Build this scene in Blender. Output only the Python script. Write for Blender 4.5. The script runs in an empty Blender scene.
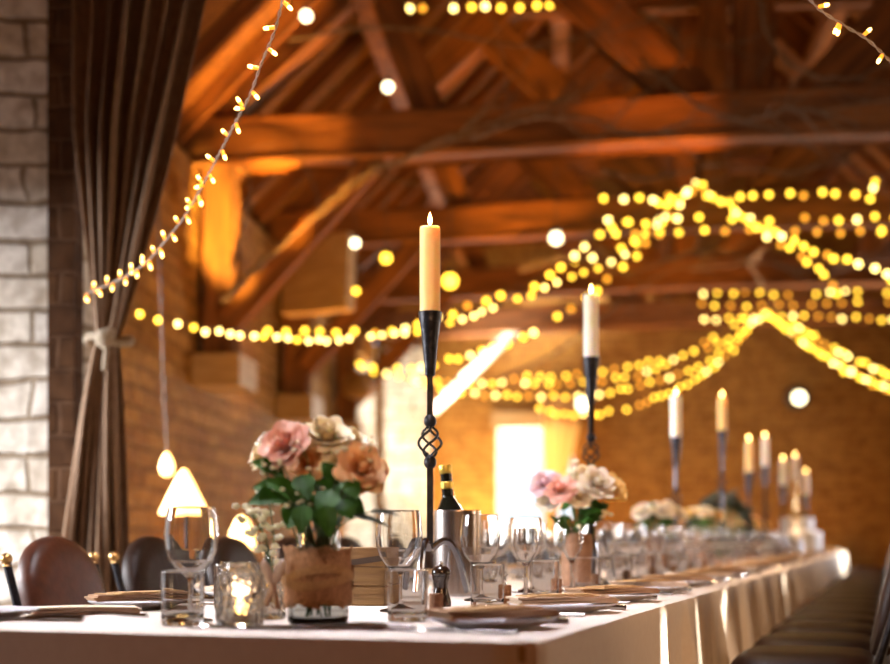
import bpy, math, random
from mathutils import Vector, Matrix
rnd = random.Random(7)
PI = math.pi
sc = bpy.context.scene
COL = sc.collection
F = 1400.0; CAMZ = 0.89; HZ = 538.0
def P(px, py, d):
    """world point seen at a photo pixel at distance d in front of the camera"""
    return Vector(((px-445)/F*d, d, CAMZ-(py-HZ)/F*d))
# frames ------------------------------------------------------------------
TA = math.radians(17.74)
def T(u, v, z=0.0):           # along the table from its near right corner, leftwards across it
    return Vector((0.115+u*math.sin(TA)-v*math.cos(TA), 1.9+u*math.cos(TA)+v*math.sin(TA), z))
BA = math.radians(5.0)
def B(p, q, z=0.0):           # barn: along it, leftwards across it
    return Vector((p*math.sin(BA)-q*math.cos(BA), p*math.cos(BA)+q*math.sin(BA), z))
TZ = 0.751
# ------------------------------------------------------------------ materials
def new_mat(name):
    m = bpy.data.materials.new(name); m.use_nodes = True
    nt = m.node_tree; b = nt.nodes.get('Principled BSDF')
    return m, nt, b
def N(nt, t, **kw):
    n = nt.nodes.new(t)
    for k, v in kw.items():
        if k in n.inputs: n.inputs[k].default_value = v
        else: setattr(n, k, v)
    return n
def mat(name, c1, c2=None, scale=20, rough=.6, metal=0, bump=.1, stretch=(1,1,1), detail=4, spec=.5, sss=0, **kw):
    m, nt, b = new_mat(name)
    c2 = c2 or tuple(x*.75 for x in c1)
    tc = N(nt, 'ShaderNodeTexCoord'); mp = N(nt, 'ShaderNodeMapping'); mp.inputs['Scale'].default_value = stretch
    nz = N(nt, 'ShaderNodeTexNoise'); nz.inputs['Scale'].default_value = scale; nz.inputs['Detail'].default_value = detail
    nt.links.new(tc.outputs['Object'], mp.inputs['Vector']); nt.links.new(mp.outputs[0], nz.inputs['Vector'])
    cr = N(nt, 'ShaderNodeValToRGB'); e = cr.color_ramp.elements
    e[0].position = .3; e[1].position = .7; e[0].color = (*c2, 1); e[1].color = (*c1, 1)
    nt.links.new(nz.outputs['Fac'], cr.inputs[0]); nt.links.new(cr.outputs[0], b.inputs['Base Color'])
    b.inputs['Roughness'].default_value = rough; b.inputs['Metallic'].default_value = metal
    b.inputs['Specular IOR Level'].default_value = spec
    if sss:
        b.inputs['Subsurface Weight'].default_value = sss; b.inputs['Subsurface Radius'].default_value = (.03,.015,.006); b.inputs['Subsurface Scale'].default_value = 1.0
    if bump:
        bp = N(nt, 'ShaderNodeBump'); bp.inputs['Strength'].default_value = bump; bp.inputs['Distance'].default_value = .01
        nt.links.new(nz.outputs['Fac'], bp.inputs['Height']); nt.links.new(bp.outputs[0], b.inputs['Normal'])
    return m
def emis(name, col, s, light=True):
    m, nt, b = new_mat(name)
    b.inputs['Base Color'].default_value = (*col, 1); b.inputs['Emission Color'].default_value = (*col, 1)
    b.inputs['Emission Strength'].default_value = s
    if not light: m.cycles.emission_sampling = 'NONE'
    return m
def glassmat(name, col=(1,1,1), rough=0.0, bumpscale=0, bump=.5, ior=1.45):
    m, nt, b = new_mat(name)
    b.inputs['Base Color'].default_value = (*col, 1); b.inputs['Transmission Weight'].default_value = 1
    b.inputs['Roughness'].default_value = rough; b.inputs['IOR'].default_value = ior
    if bumpscale:
        tc = N(nt, 'ShaderNodeTexCoord'); v = N(nt, 'ShaderNodeTexVoronoi'); v.inputs['Scale'].default_value = bumpscale
        nt.links.new(tc.outputs['Object'], v.inputs['Vector'])
        bp = N(nt, 'ShaderNodeBump'); bp.inputs['Strength'].default_value = bump; bp.inputs['Distance'].default_value = .004
        nt.links.new(v.outputs['Distance'], bp.inputs['Height']); nt.links.new(bp.outputs[0], b.inputs['Normal'])
    return m
def stone(name, c1, c2, mortar, bw, bh, warp=.06, bump=.8, axis='xz'):
    m, nt, b = new_mat(name)
    tc = N(nt, 'ShaderNodeTexCoord')
    sep = N(nt, 'ShaderNodeSeparateXYZ'); cmb = N(nt, 'ShaderNodeCombineXYZ')
    nt.links.new(tc.outputs['Object'], sep.inputs[0])
    add = N(nt, 'ShaderNodeMath', operation='ADD')
    nt.links.new(sep.outputs[0], add.inputs[0]); nt.links.new(sep.outputs[1], add.inputs[1])
    nt.links.new(add.outputs[0], cmb.inputs[0]); nt.links.new(sep.outputs[2], cmb.inputs[1])
    nz = N(nt, 'ShaderNodeTexNoise'); nz.inputs['Scale'].default_value = 2.2/bw*.3; nz.inputs['Detail'].default_value = 3
    nt.links.new(tc.outputs['Object'], nz.inputs['Vector'])
    vm = N(nt, 'ShaderNodeVectorMath', operation='MULTIPLY_ADD'); vm.inputs[1].default_value = (warp*2, warp, 0)
    nt.links.new(nz.outputs['Color'], vm.inputs[0]); nt.links.new(cmb.outputs[0], vm.inputs[2])
    br = N(nt, 'ShaderNodeTexBrick'); br.inputs['Scale'].default_value = 1
    br.inputs['Brick Width'].default_value = bw; br.inputs['Row Height'].default_value = bh
    br.inputs['Mortar Size'].default_value = bh*.09; br.inputs['Mortar Smooth'].default_value = .6; br.inputs['Bias'].default_value = 0
    br.inputs['Color1'].default_value = (*c1,1); br.inputs['Color2'].default_value = (*c2,1); br.inputs['Mortar'].default_value = (*mortar,1)
    nt.links.new(vm.outputs[0], br.inputs['Vector'])
    n2 = N(nt, 'ShaderNodeTexNoise'); n2.inputs['Scale'].default_value = 14; n2.inputs['Detail'].default_value = 6
    nt.links.new(tc.outputs['Object'], n2.inputs['Vector'])
    cr = N(nt, 'ShaderNodeValToRGB'); cr.color_ramp.elements[0].position=.32; cr.color_ramp.elements[1].position=.62
    cr.color_ramp.elements[0].color = (.5,.44,.38,1); cr.color_ramp.elements[1].color = (1,1,1,1)
    nt.links.new(n2.outputs['Fac'], cr.inputs[0])
    mx = N(nt, 'ShaderNodeMix', data_type='RGBA', blend_type='MULTIPLY'); mx.inputs['Factor'].default_value = .8
    nt.links.new(br.outputs['Color'], mx.inputs['A']); nt.links.new(cr.outputs[0], mx.inputs['B'])
    nt.links.new(mx.outputs['Result'], b.inputs['Base Color']); b.inputs['Roughness'].default_value = .9
    b.inputs['Specular IOR Level'].default_value = .15
    hm = N(nt, 'ShaderNodeMath', operation='MULTIPLY_ADD'); hm.inputs[1].default_value = .5
    inv = N(nt, 'ShaderNodeMath', operation='SUBTRACT'); inv.inputs[0].default_value = 1
    nt.links.new(br.outputs['Fac'], inv.inputs[1])
    nt.links.new(n2.outputs['Fac'], hm.inputs[0]); nt.links.new(inv.outputs[0], hm.inputs[2])
    bp = N(nt, 'ShaderNodeBump'); bp.inputs['Strength'].default_value = bump; bp.inputs['Distance'].default_value = .03
    nt.links.new(hm.outputs[0], bp.inputs['Height']); nt.links.new(bp.outputs[0], b.inputs['Normal'])
    return m
M = {}
M['pier'] = stone('pale_stone', (.82,.78,.72), (.66,.58,.47), (.40,.31,.22), .36, .135, .13, 1.0)
M['brick'] = stone('tan_brick', (.44,.215,.05), (.33,.15,.034), (.46,.25,.075), .24, .085, .012, .6)
M['wallstone'] = stone('tan_rubble', (.44,.22,.055), (.28,.125,.03), (.38,.19,.055), .3, .11, .05, 1.6)
M['wood'] = mat('old_oak', (.36,.135,.03), (.13,.045,.012), 6, .8, bump=.8, stretch=(1,1,6))
M['woodx'] = mat('old_oak_beam', (.32,.115,.025), (.11,.038,.01), 4, .8, bump=.9, stretch=(.6,5,5))
M['plank'] = mat('roof_boards', (.38,.15,.03), (.12,.045,.012), 5, .85, bump=.7, stretch=(7,.6,7))
M['board'] = mat('pale_board', (.5,.33,.17), (.36,.22,.1), 5, .7, bump=.4, stretch=(1,1,5))
M['crate'] = mat('crate_wood', (.36,.2,.07), (.2,.1,.035), 16, .6, bump=.5, stretch=(.6,.6,4))
M['strapdark'] = mat('dark_band', (.06,.03,.015), None, 20, .6)
M['floor'] = mat('stone_floor', (.2,.14,.09), (.12,.08,.05), 3, .6, bump=.3)
M['cloth'] = mat('cream_tablecloth', (.80,.70,.62), (.76,.655,.575), 60, .85, bump=.04, spec=.2)
M['curtain'] = mat('taupe_drape', (.27,.165,.10), (.20,.12,.07), 30, .75, bump=.1, spec=.3)
M['curtain2'] = mat('cream_drape', (.8,.62,.34), (.72,.54,.28), 30, .8, bump=.1)
M['rope'] = mat('pale_rope', (.6,.5,.38), (.4,.32,.22), 80, .9, bump=.6)
M['iron'] = mat('black_iron', (.035,.033,.038), (.018,.017,.02), 60, .38, .8, bump=.25)
M['brass'] = mat('brass', (.75,.48,.2), (.6,.35,.12), 40, .3, 1, bump=.05)
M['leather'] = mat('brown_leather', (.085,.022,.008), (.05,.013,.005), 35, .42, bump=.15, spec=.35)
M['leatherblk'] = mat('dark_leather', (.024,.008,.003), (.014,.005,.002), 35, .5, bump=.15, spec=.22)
M['wax'] = mat('ivory_wax', (.96,.62,.24), (.94,.58,.2), 10, .5, bump=.03, sss=.6)
M['waxwhite'] = mat('white_wax', (.95,.88,.74), (.92,.85,.7), 10, .5, bump=.03, sss=.5)
M['wick'] = mat('wick', (.03,.02,.02), None, 30, .9)
M['flame'] = emis('candle_flame', (1,.66,.2), 30)
M['glass'] = glassmat('clear_glass')
M['jarglass'] = glassmat('jar_glass', (.93,.98,.98))
M['emboss'] = glassmat('embossed_glass', (1,.97,.93), .03, 110, 1.0)
M['bottle'] = glassmat('dark_bottle_glass', (.008,.008,.005), .03); 
M['bottle'].node_tree.nodes['Principled BSDF'].inputs['Transmission Weight'].default_value = 0
M['foil'] = mat('gold_foil', (.75,.55,.12), (.6,.4,.06), 60, .35, .8, bump=.2)
M['steel'] = mat('brushed_steel', (.62,.55,.52), (.5,.43,.4), 60, .24, 1, bump=.03, stretch=(1,1,.05))
M['silver'] = mat('polished_silver', (.7,.66,.62), None, 60, .18, 1, bump=.0)
M['plate'] = mat('white_china', (.72,.72,.76), (.66,.66,.72), 10, .18, bump=.0)
M['napkin'] = mat('brown_napkin', (.42,.24,.13), (.34,.19,.1), 80, .9, bump=.2)
M['cream_napkin'] = mat('cream_napkin', (.72,.56,.42), (.64,.48,.35), 80, .9, bump=.2)
M['kraft'] = mat('kraft_card', (.55,.33,.14), (.48,.28,.11), 90, .8, bump=.1)
M['cork'] = mat('cork', (.34,.17,.085), (.2,.09,.045), 120, .9, bump=.6)
M['mill'] = mat('dark_mill_wood', (.03,.012,.006), (.018,.008,.004), 20, .22, bump=.05)
M['burlap'] = mat('burlap', (.72,.38,.2), (.42,.2,.09), 260, .95, bump=1.0, stretch=(1,1,.6))
M['jute'] = mat('jute_ribbon', (.6,.34,.15), (.42,.22,.09), 160, .9, bump=.5)
M['bow'] = mat('pale_bow', (.86,.72,.66), (.74,.6,.54), 60, .8, bump=.2)
M['leaf'] = mat('green_leaf', (.04,.13,.008), (.015,.06,.005), 25, .6, bump=.2, spec=.25)
M['darkleaf'] = mat('dark_leaf', (.02,.03,.012), (.012,.012,.008), 25, .6, bump=.2)
M['stem'] = mat('green_stem', (.06,.13,.03), (.04,.08,.02), 25, .6)
M['twigstem'] = mat('brown_sprig', (.2,.12,.05), None, 25, .7)
M['pinkrose'] = mat('pink_petal', (.93,.56,.46), (.88,.46,.36), 30, .6, bump=.05, sss=.15)
M['peachrose'] = mat('peach_petal', (.96,.60,.32), (.93,.50,.22), 30, .6, bump=.05, sss=.15)
M['creamrose'] = mat('cream_petal', (.96,.82,.58), (.93,.74,.46), 30, .6, bump=.05, sss=.15)
M['whiterose'] = mat('white_petal', (.9,.82,.7), (.85,.74,.58), 30, .6, bump=.05, sss=.15)
M['yellowrose'] = mat('yellow_petal', (.85,.58,.2), (.8,.5,.14), 30, .6, bump=.05, sss=.15)
M['blossom'] = mat('tiny_blossom', (.9,.85,.66), (.8,.75,.5), 90, .7)
M['pot'] = mat('brown_pot', (.3,.15,.08), (.2,.1,.05), 60, .8, bump=.4)
M['branch'] = mat('bare_bark', (.26,.17,.10), (.12,.075,.045), 30, .85, bump=.6)
M['wire'] = mat('pale_cable', (.55,.42,.34), None, 60, .6)
M['darkwire'] = mat('dark_cable', (.08,.05,.03), None, 60, .6)
M['bulb_tip'] = emis('fairy_bulb_glow', (1,.62,.16), 9)
M['bulb_base'] = emis('amber_bulb_holder', (1,.40,.03), 1.3, False)
M['bulb_far'] = emis('warm_fairy_bulb', (1,.60,.045), 6.5)
M['bulb_dim'] = emis('amber_fairy_bulb', (1,.42,.03), 2.6)
M['bulb_pale'] = emis('pale_fairy_bulb', (1,.72,.2), 9)
M['globe'] = emis('warm_white_globe', (1,.86,.52), 6)
M['shadestrip'] = stone('painted_shade_stone', (.10,.045,.018), (.07,.03,.012), (.12,.06,.03), .3, .12, .04, .8)  # pier stone darkened, the return's shade put into its colour
M['daylitoak'] = mat('painted_daylit_oak', (.8,.7,.55), (.65,.52,.36), 6, .8, bump=.5, stretch=(.6,5,5))  # oak painted pale to carry the daylight on the diagonal brace
M['footiron'] = mat('polished_iron', (.35,.36,.4), (.25,.25,.28), 60, .16, 1, bump=.03)
M['glowshade'] = emis('glowing_paper', (1,.62,.2), 7)
M['frost'] = mat('white_icing', (.9,.88,.9), (.84,.82,.84), 30, .5, bump=.2)
M['socket'] = mat('dark_socket', (.05,.035,.025), None, 30, .5)
M['blossompink'] = mat('lilac_petal', (.82,.62,.66), (.75,.5,.55), 30, .6, sss=.15)

# ------------------------------------------------------------------ mesh helpers
class MB:
    def __init__(s): s.v = []; s.f = []; s.m = []; s.cur = 0
    def add(s, vs, fs):
        o = len(s.v); s.v += [tuple(x) for x in vs]; s.f += [tuple(i+o for i in f) for f in fs]; s.m += [s.cur]*len(fs)
    def box(s, c, size, mtx=None, bev=0.0):
        x, y, z = (k/2 for k in size); c = Vector(c)
        if bev <= 0:
            vs = [Vector((i*x, j*y, k*z)) for i in (-1,1) for j in (-1,1) for k in (-1,1)]
            fs = [(0,1,3,2),(4,6,7,5),(0,4,5,1),(2,3,7,6),(0,2,6,4),(1,5,7,3)]
        else:
            b = min(bev, x*.98, y*.98, z*.98)
            ring = []
            vs = []
            prof = [(-z, b), (-z+b, 0), (z-b, 0), (z, b)]
            for (zz, ins) in prof:
                X = x-ins; Y = y-ins; r = b if ins == 0 else b*.5
                for (sx, sy, a0) in ((1,1,0),(-1,1,PI/2),(-1,-1,PI),(1,-1,1.5*PI)):
                    for k in range(3):
                        a = a0+k*PI/4
                        vs.append(Vector((sx*(X-r)+r*math.cos(a), sy*(Y-r)+r*math.sin(a), zz)))
            n = 12; fs = [tuple(range(n-1,-1,-1)), tuple(range(3*n, 4*n))]
            for j in range(3):
                for i in range(n): fs.append((j*n+i, j*n+(i+1)%n, (j+1)*n+(i+1)%n, (j+1)*n+i))
        if mtx: vs = [mtx @ p for p in vs]
        s.add([p+c for p in vs], fs)
    def lathe(s, prof, n=24, c=(0,0,0), mtx=None, closed=False):
        c = Vector(c); vs = []; fs = []
        idx = []; np_ = [prof[0]]
        for (r1, z1), (r2, z2) in zip(prof, prof[1:]):
            Ls = math.hypot(r2-r1, z2-z1)
            if Ls > .010:
                for k in (.0016/Ls, 1-.0016/Ls): np_.append((r1+(r2-r1)*k, z1+(z2-z1)*k))
            np_.append((r2, z2))
        prof = np_
        for (r, z) in prof:
            if r < 1e-6: idx.append((len(vs), 1)); vs.append(Vector((0,0,z)))
            else:
                idx.append((len(vs), n))
                vs += [Vector((r*math.cos(2*PI*i/n), r*math.sin(2*PI*i/n), z)) for i in range(n)]
        pairs = list(zip(idx, idx[1:]))
        if closed: pairs.append((idx[-1], idx[0]))
        for (a, na), (b_, nb) in pairs:
            for i in range(n):
                j = (i+1) % n
                if na == 1 and nb == 1: continue
                if na == 1: fs.append((a, b_+j, b_+i))
                elif nb == 1: fs.append((a+i, a+j, b_))
                else: fs.append((a+i, a+j, b_+j, b_+i))
        if mtx: vs = [mtx @ p for p in vs]
        s.add([p+c for p in vs], fs)
    def tube(s, pts, r, n=8, cap=True, square=False):
        pts = [Vector(p) for p in pts]; m = len(pts)
        rs = r if isinstance(r, (list, tuple)) else [r]*m
        vs = []; fs = []; up = None
        for i, p in enumerate(pts):
            t = (pts[min(i+1, m-1)]-pts[max(i-1, 0)])
            if t.length < 1e-9: t = Vector((0,0,1))
            t.normalize()
            if up is None:
                up = t.orthogonal().normalized() if abs(t.z) < .9 else Vector((1,0,0))
            up = (up - t*up.dot(t))
            if up.length < 1e-6: up = t.orthogonal()
            up.normalize(); w = t.cross(up)
            for k in range(n):
                a = 2*PI*(k+(.5 if square else 0))/n
                vs.append(p+(up*math.cos(a)+w*math.sin(a))*rs[i])
        for i in range(m-1):
            for k in range(n):
                fs.append((i*n+k, i*n+(k+1)%n, (i+1)*n+(k+1)%n, (i+1)*n+k))
        if cap:
            fs.append(tuple(range(n-1,-1,-1))); fs.append(tuple((m-1)*n+k for k in range(n)))
        s.add(vs, fs)
    def sphere(s, c, r, nu=10, nv=6, sc_=(1,1,1), mtx=None):
        prof = [(r*math.sin(PI*j/nv)*1.0, -r*math.cos(PI*j/nv)) for j in range(nv+1)]
        prof[0] = (0, -r); prof[-1] = (0, r)
        S = Matrix.Diagonal((*sc_, 1)).to_3x3()
        s.lathe(prof, nu, c, (mtx.to_3x3() @ S) if mtx else S)
    def grid(s, fn, nu, nv):
        vs = [fn(i/(nu-1), j/(nv-1)) for j in range(nv) for i in range(nu)]
        fs = [(j*nu+i, j*nu+i+1, (j+1)*nu+i+1, (j+1)*nu+i) for j in range(nv-1) for i in range(nu-1)]
        s.add(vs, fs)
    def mesh(s, name, mats, smooth=True):
        me = bpy.data.meshes.new(name); me.from_pydata(s.v, [], s.f); me.update()
        for m_ in (mats if isinstance(mats, (list, tuple)) else [mats]): me.materials.append(m_)
        if any(s.m): me.polygons.foreach_set('material_index', s.m)
        if smooth:
            me.polygons.foreach_set('use_smooth', [True]*len(me.polygons))
            me.set_sharp_from_angle(angle=math.radians(42))
        return me
    def build(s, name, mats, parent=None, smooth=True, loc=None, rot=None):
        o = bpy.data.objects.new(name, s.mesh(name, mats, smooth)); COL.objects.link(o)
        if parent: o.parent = parent
        if loc is not None: o.location = loc
        if rot is not None: o.rotation_euler = rot
        return o
def tag(o, label, cat, group=None, kind=None):
    if label: o['label'] = label
    if cat: o['category'] = cat
    if group: o['group'] = group
    if kind: o['kind'] = kind
    return o
def thing(name, label, cat, loc=(0,0,0), rz=0, group=None):
    o = bpy.data.objects.new(name, None); COL.objects.link(o); o.empty_display_size = .05
    o.location = loc; o.rotation_euler = (0,0,rz)
    return tag(o, label, cat, group)
def dup(root, loc, rz=None, label=None, group=None, rot=None, scale=None):
    r = root.copy(); COL.objects.link(r); r.location = loc
    if rz is not None: r.rotation_euler = (0,0,rz)
    if rot is not None: r.rotation_euler = rot
    if scale: r.scale = (scale,)*3
    if label: r['label'] = label
    if group: r['group'] = group
    elif 'group' in r: del r['group']
    for ch in root.children:
        c = ch.copy(); COL.objects.link(c); c.parent = r
        for g in ch.children:
            d = g.copy(); COL.objects.link(d); d.parent = c
    return r
def struct(name, mb, m, smooth=False, loc=None, rot=None):
    o = mb.build(name, m, None, smooth, loc, rot); o['kind'] = 'structure'; return o
ORD = ['nearest','second nearest','third nearest','fourth nearest','fifth nearest','sixth nearest','seventh nearest','eighth nearest','ninth nearest','tenth nearest']
BROT = (0,0,-BA); TROT = -TA
def bbox_struct(name, p0, p1, q0, q1, z0, z1, m):
    """box in the barn frame; local x along barn, y leftwards"""
    mb = MB(); mb.box((0,0,0), (abs(p1-p0), abs(q1-q0), z1-z0))
    return struct(name, mb, m, loc=B((p0+p1)/2, (q0+q1)/2, (z0+z1)/2), rot=(0,0,PI/2-BA))

# ------------------------------------------------------------------ the barn
QL, QR, PE, PB = 2.33, -4.6, 17.0, -3.0
EAVE = 3.25; RQ = (QL+QR)/2; RIDGE = 6.9
bbox_struct('floor', PB, PE+.6, QR-.6, 4.2, -.1, 0, M['floor'])
# left wall with an opening by the far end; it steps out at the near pier
OA0, OA1 = 14.6, 16.85
bbox_struct('wall_left', 7.0, OA0, QL, QL+.6, 0, EAVE, M['wallstone'])
bbox_struct('wall_left_far', OA1, PE+.6, QL, QL+.6, 0, EAVE, M['pier'])
bbox_struct('wall_left_over_opening', OA0, OA1, QL, QL+.6, 3.0, EAVE, M['wallstone'])
bbox_struct('wall_left_under_window', OA0, OA1, QL, QL+.6, 0, .5, M['wallstone'])
bbox_struct('wall_left_return', 5.0, 5.55, 1.89, 3.2, 0, 5.2, M['pier'])
bbox_struct('pier_shade_strip', 4.96, 5.06, 1.79, 1.889, 0, 5.2, M['shadestrip'])  # dark strip put where the pier's return lies in shade
R0, R1 = 5.65, 6.85  # unseen opening added to light the glasses from the left
bbox_struct('wall_left_recess', 5.55, R0, 2.6, 3.0, 0, 5.2, M['wallstone'])
bbox_struct('wall_left_recess_end', R1, 7.4, 2.6, 3.0, 0, 5.2, M['wallstone'])
bbox_struct('wall_left_added_gap_base', R0, R1, 2.6, 3.0, 0, .6, M['wallstone'])
bbox_struct('wall_left_added_gap_top', R0, R1, 2.6, 3.0, 2.3, 5.2, M['wallstone'])
# near left wall with the window that lights the pier
W0, W1 = 2.3, 4.75
bbox_struct('wall_left_near', PB, W0, 3.2, 3.8, 0, 5.2, M['wallstone'])
bbox_struct('wall_left_beside_window', W1, 5.55, 3.2, 3.8, 0, 5.2, M['wallstone'])
bbox_struct('wall_left_over_window', W0, W1, 3.2, 3.8, 2.05, 5.2, M['wallstone'])
bbox_struct('wall_left_below_window', W0, W1, 3.2, 3.8, 0, .25, M['wallstone'])
# end wall: door gap
def qpx(px, p):  # q of a barn point at distance p seen at photo column px
    t = (px-445)/F
    return p*(math.sin(BA)-t*math.cos(BA))/(math.cos(BA)+t*math.sin(BA))
D0, D1 = qpx(497, PE), qpx(573, PE)
bbox_struct('trim_3', PE-.10, PE-.001, qpx(430, PE-.1), qpx(384, PE-.1), 0, 3.2, M['pier'])
bbox_struct('wall_back_left', PE, PE+.5, D0, QL, 0, EAVE+.2, M['brick'])
bbox_struct('wall_back_right', PE, PE+.5, QR, D1, 0, EAVE+.2, M['brick'])
bbox_struct('wall_back_over_door', PE, PE+.5, D1, D0, 2.25, EAVE+.2, M['brick'])
gb = MB()  # gable
gv = [(0,0),(QL-QR,0),((QL-QR)/2, RIDGE-EAVE-.1)]
gb.add([Vector((0, x, z)) for x, z in gv]+[Vector((.5, x, z)) for x, z in gv], [(0,1,2),(5,4,3),(0,3,4,1),(1,4,5,2),(2,5,3,0)])
struct('wall_back_gable', gb, M['brick'], loc=B(PE, QR, EAVE+.2), rot=(0,0,PI/2-BA))
bbox_struct('trim_1', PE-.06, PE+.02, D1-.06, D0+.06, 2.22, 2.42, M['board'])
# unseen right wall, windows and slits added to light the cloth; rear wall
wins = [(3.4, 4.6, 1.0, 2.4), (7.6, 8.8, .9, 1.7), (12.6, 14.4, .6, 2.6)]
slits = []
def sun_wall_p(u):   # where the sunbeam that meets the cloth edge at u crosses the right wall
    s = T(u, 0)
    d = Vector((math.cos(SUNA), math.sin(SUNA), 0))
    # s + k d has q = QR ; q = -x cosBA + y sinBA
    q0 = -s.x*math.cos(BA)+s.y*math.sin(BA); dq = -d.x*math.cos(BA)+d.y*math.sin(BA)
    k = (QR-q0)/dq; w = s+d*k
    return w.x*math.sin(BA)+w.y*math.cos(BA), k
SUNA = math.radians(-17); SUNE = math.radians(27)
for u, w in ((1.06, .09), (1.56, .04), (2.18, .15), (4.42, .15)):  # unseen slits shaped to throw sun strips on the cloth
    p, k = sun_wall_p(u); zc = .75+k*math.tan(SUNE)
    slits.append((p-w/2, p+w/2, zc-.75, zc+.03))
ops = sorted(wins+slits)
cuts = sorted(set([PB, PE]+[x for o in ops for x in o[:2]]))
for a, b in zip(cuts, cuts[1:]):
    mid = (a+b)/2; inside = [o for o in ops if o[0] <= mid <= o[1]]
    z0 = 0; k = 0
    for o in sorted(inside, key=lambda o: o[2]):
        bbox_struct('wall_right', a, b, QR-.12, QR, z0, o[2], M['wallstone']); z0 = o[3]
    bbox_struct('wall_right', a, b, QR-.12, QR, z0, 5.2 if b < 7.7 else EAVE+.6, M['wallstone'])
bbox_struct('wall_rear', PB-.3, PB, QR, 3.8, 0, 5.2, M['wallstone'])
# roof slopes
def roof(side):
    mb = MB(); q = QL+.5 if side > 0 else QR-.5
    n = Vector((0, q-RQ, EAVE-.25-RIDGE)); L = n.length
    zb = EAVE-.25+(0 if side>0 else .0)
    vs = [B(5.4, q, zb), B(PE+.6, q, zb), B(PE+.6, RQ, RIDGE), B(5.4, RQ, RIDGE)]
    vs += [v+Vector((0,0,.1)) for v in vs]
    c = B(11, RQ, 5)
    inv = Matrix.Rotation(BA-PI/2, 3, 'Z')
    mb.add([inv @ (v-c) for v in vs], [(0,1,2,3),(7,6,5,4),(0,4,5,1),(1,5,6,2),(2,6,7,3),(3,7,4,0)])
    return struct('ceiling_left' if side > 0 else 'ceiling_right', mb, M['plank'], loc=c, rot=(0,0,PI/2-BA))
roof(1); roof(-1)
bbox_struct('wall_gable_sun_stop', 5.35, 5.5, QR-.6, 3.4, 5.2, 7.1, M['wallstone'])  # unseen gable partition added to keep stray sun off the roof
bbox_struct('ceiling_near', PB-.3, 5.5, QR-.2, 3.9, 5.2, 5.4, M['plank'])
def timber(name, a, b, w, h, m='woodx', wob=0.0, seg=10):
    """a rough hewn timber from a to b, w across, h deep"""
    a = Vector(a); b = Vector(b); d = b-a; L = d.length
    r = random.Random(int(abs(a.x*977+a.z*131+b.y*31)*100))
    mb = MB(); vs = []; fs = []
    for i in range(seg+1):
        t = i/seg; ox = wob*math.sin(t*PI*1.3+r.random()*.3); k = 1+r.uniform(-.04,.04)
        for (y, z) in ((-1,-1),(1,-1),(1,1),(-1,1)):
            for e in (0, 1):
                yy = y*w/2*k; zz = z*h/2*k+ox
                if (e == 0) == (y*z > 0): yy *= .84
                else: zz = zz-z*h/2*.16
                vs.append(Vector((L*t, yy, zz)))
    n = 8
    for i in range(seg):
        for k in range(n): fs.append((i*n+k, i*n+(k+1)%n, (i+1)*n+(k+1)%n, (i+1)*n+k))
    fs.append(tuple(range(n-1,-1,-1))); fs.append(tuple(seg*n+k for k in range(n)))
    mb.add(vs, fs)
    q = d.to_track_quat('X', 'Z')
    o = struct(name, mb, M[m], smooth=True, loc=a); o.rotation_euler = q.to_euler(); return o
TR = [8.7, 11.2, 13.8, 16.2]
def roofz(q): return EAVE-.25+(RIDGE-EAVE+.25)*(1-abs(q-RQ)/(QL+.5-RQ))
for i, p in enumerate(TR):
    timber('tie_beam', B(p, QR-.1, 3.42), B(p, QL+.1, 3.40), .3, .30, wob=.05)
    timber('principal_rafter', B(p, QL-.05, 3.5), B(p, RQ, RIDGE-.25), .24, .26)
    timber('principal_rafter', B(p, QR+.05, 3.5), B(p, RQ, RIDGE-.25), .24, .26)
    timber('king_post', B(p, RQ, 3.5), B(p, RQ, RIDGE-.3), .2, .24)
    for s in (1, -1):
        timber('roof_strut', B(p, RQ+s*.35, 3.55), B(p, RQ+s*1.75, 4.95), .16, .3)
        timber('roof_strut', B(p, RQ+s*2.0, 3.55), B(p, RQ+s*2.35, 4.5), .14, .2)
    timber('collar_beam', B(p, RQ-1.7, 5.15), B(p, RQ+1.7, 5.15), .16, .2)
    if i == 3: continue
    if True:
        timber('wall_post', B(p+.05, QL-.13, 2.05), B(p+.05, QL-.13, 3.3), .2, .22)
    timber('knee_brace', B(p, QL-.2, 2.25), B(p, QL-1.15, 3.28), .14, .16)
    timber('knee_brace', B(p, QR+.2, 2.25), B(p, QR+1.15, 3.28), .14, .16)
    bbox_struct('wall_corbel', p-.15, p+.35, QL-.3, QL+.05, 1.84, 2.04, M['pier'] if 0 else M['board'])
for q in (RQ+1.2, RQ+2.4, RQ-1.2, RQ-2.4):
    timber('purlin', B(5.5, q, roofz(q)-.24), B(PE, q, roofz(q)-.24), .16, .18, m='wood')
p = 6.2
while p < PE-.2:
    for s in (1, -1):
        qe = QL+.25 if s > 0 else QR-.25
        timber('rafter', B(p, qe, roofz(qe)-.08), B(p, RQ, RIDGE-.09), .07, .11, seg=4)
    p += .55
timber('wall_plate', B(7.0, QL+.15, EAVE-.1), B(PE, QL+.15, EAVE-.1), .25, .2, m='wood')
# pale wooden box under the second truss
bx = MB(); bx.box((0,0,0), (.12,.55,.55), bev=.01)
bp_ = bx.build('speaker_box', M['board'], None, False, loc=P(319,275,9.9), rot=(0.0,math.radians(4),math.radians(62)))
tag(bp_, 'square pale wooden box fixed high on the wall under the beams', 'box')

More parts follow.
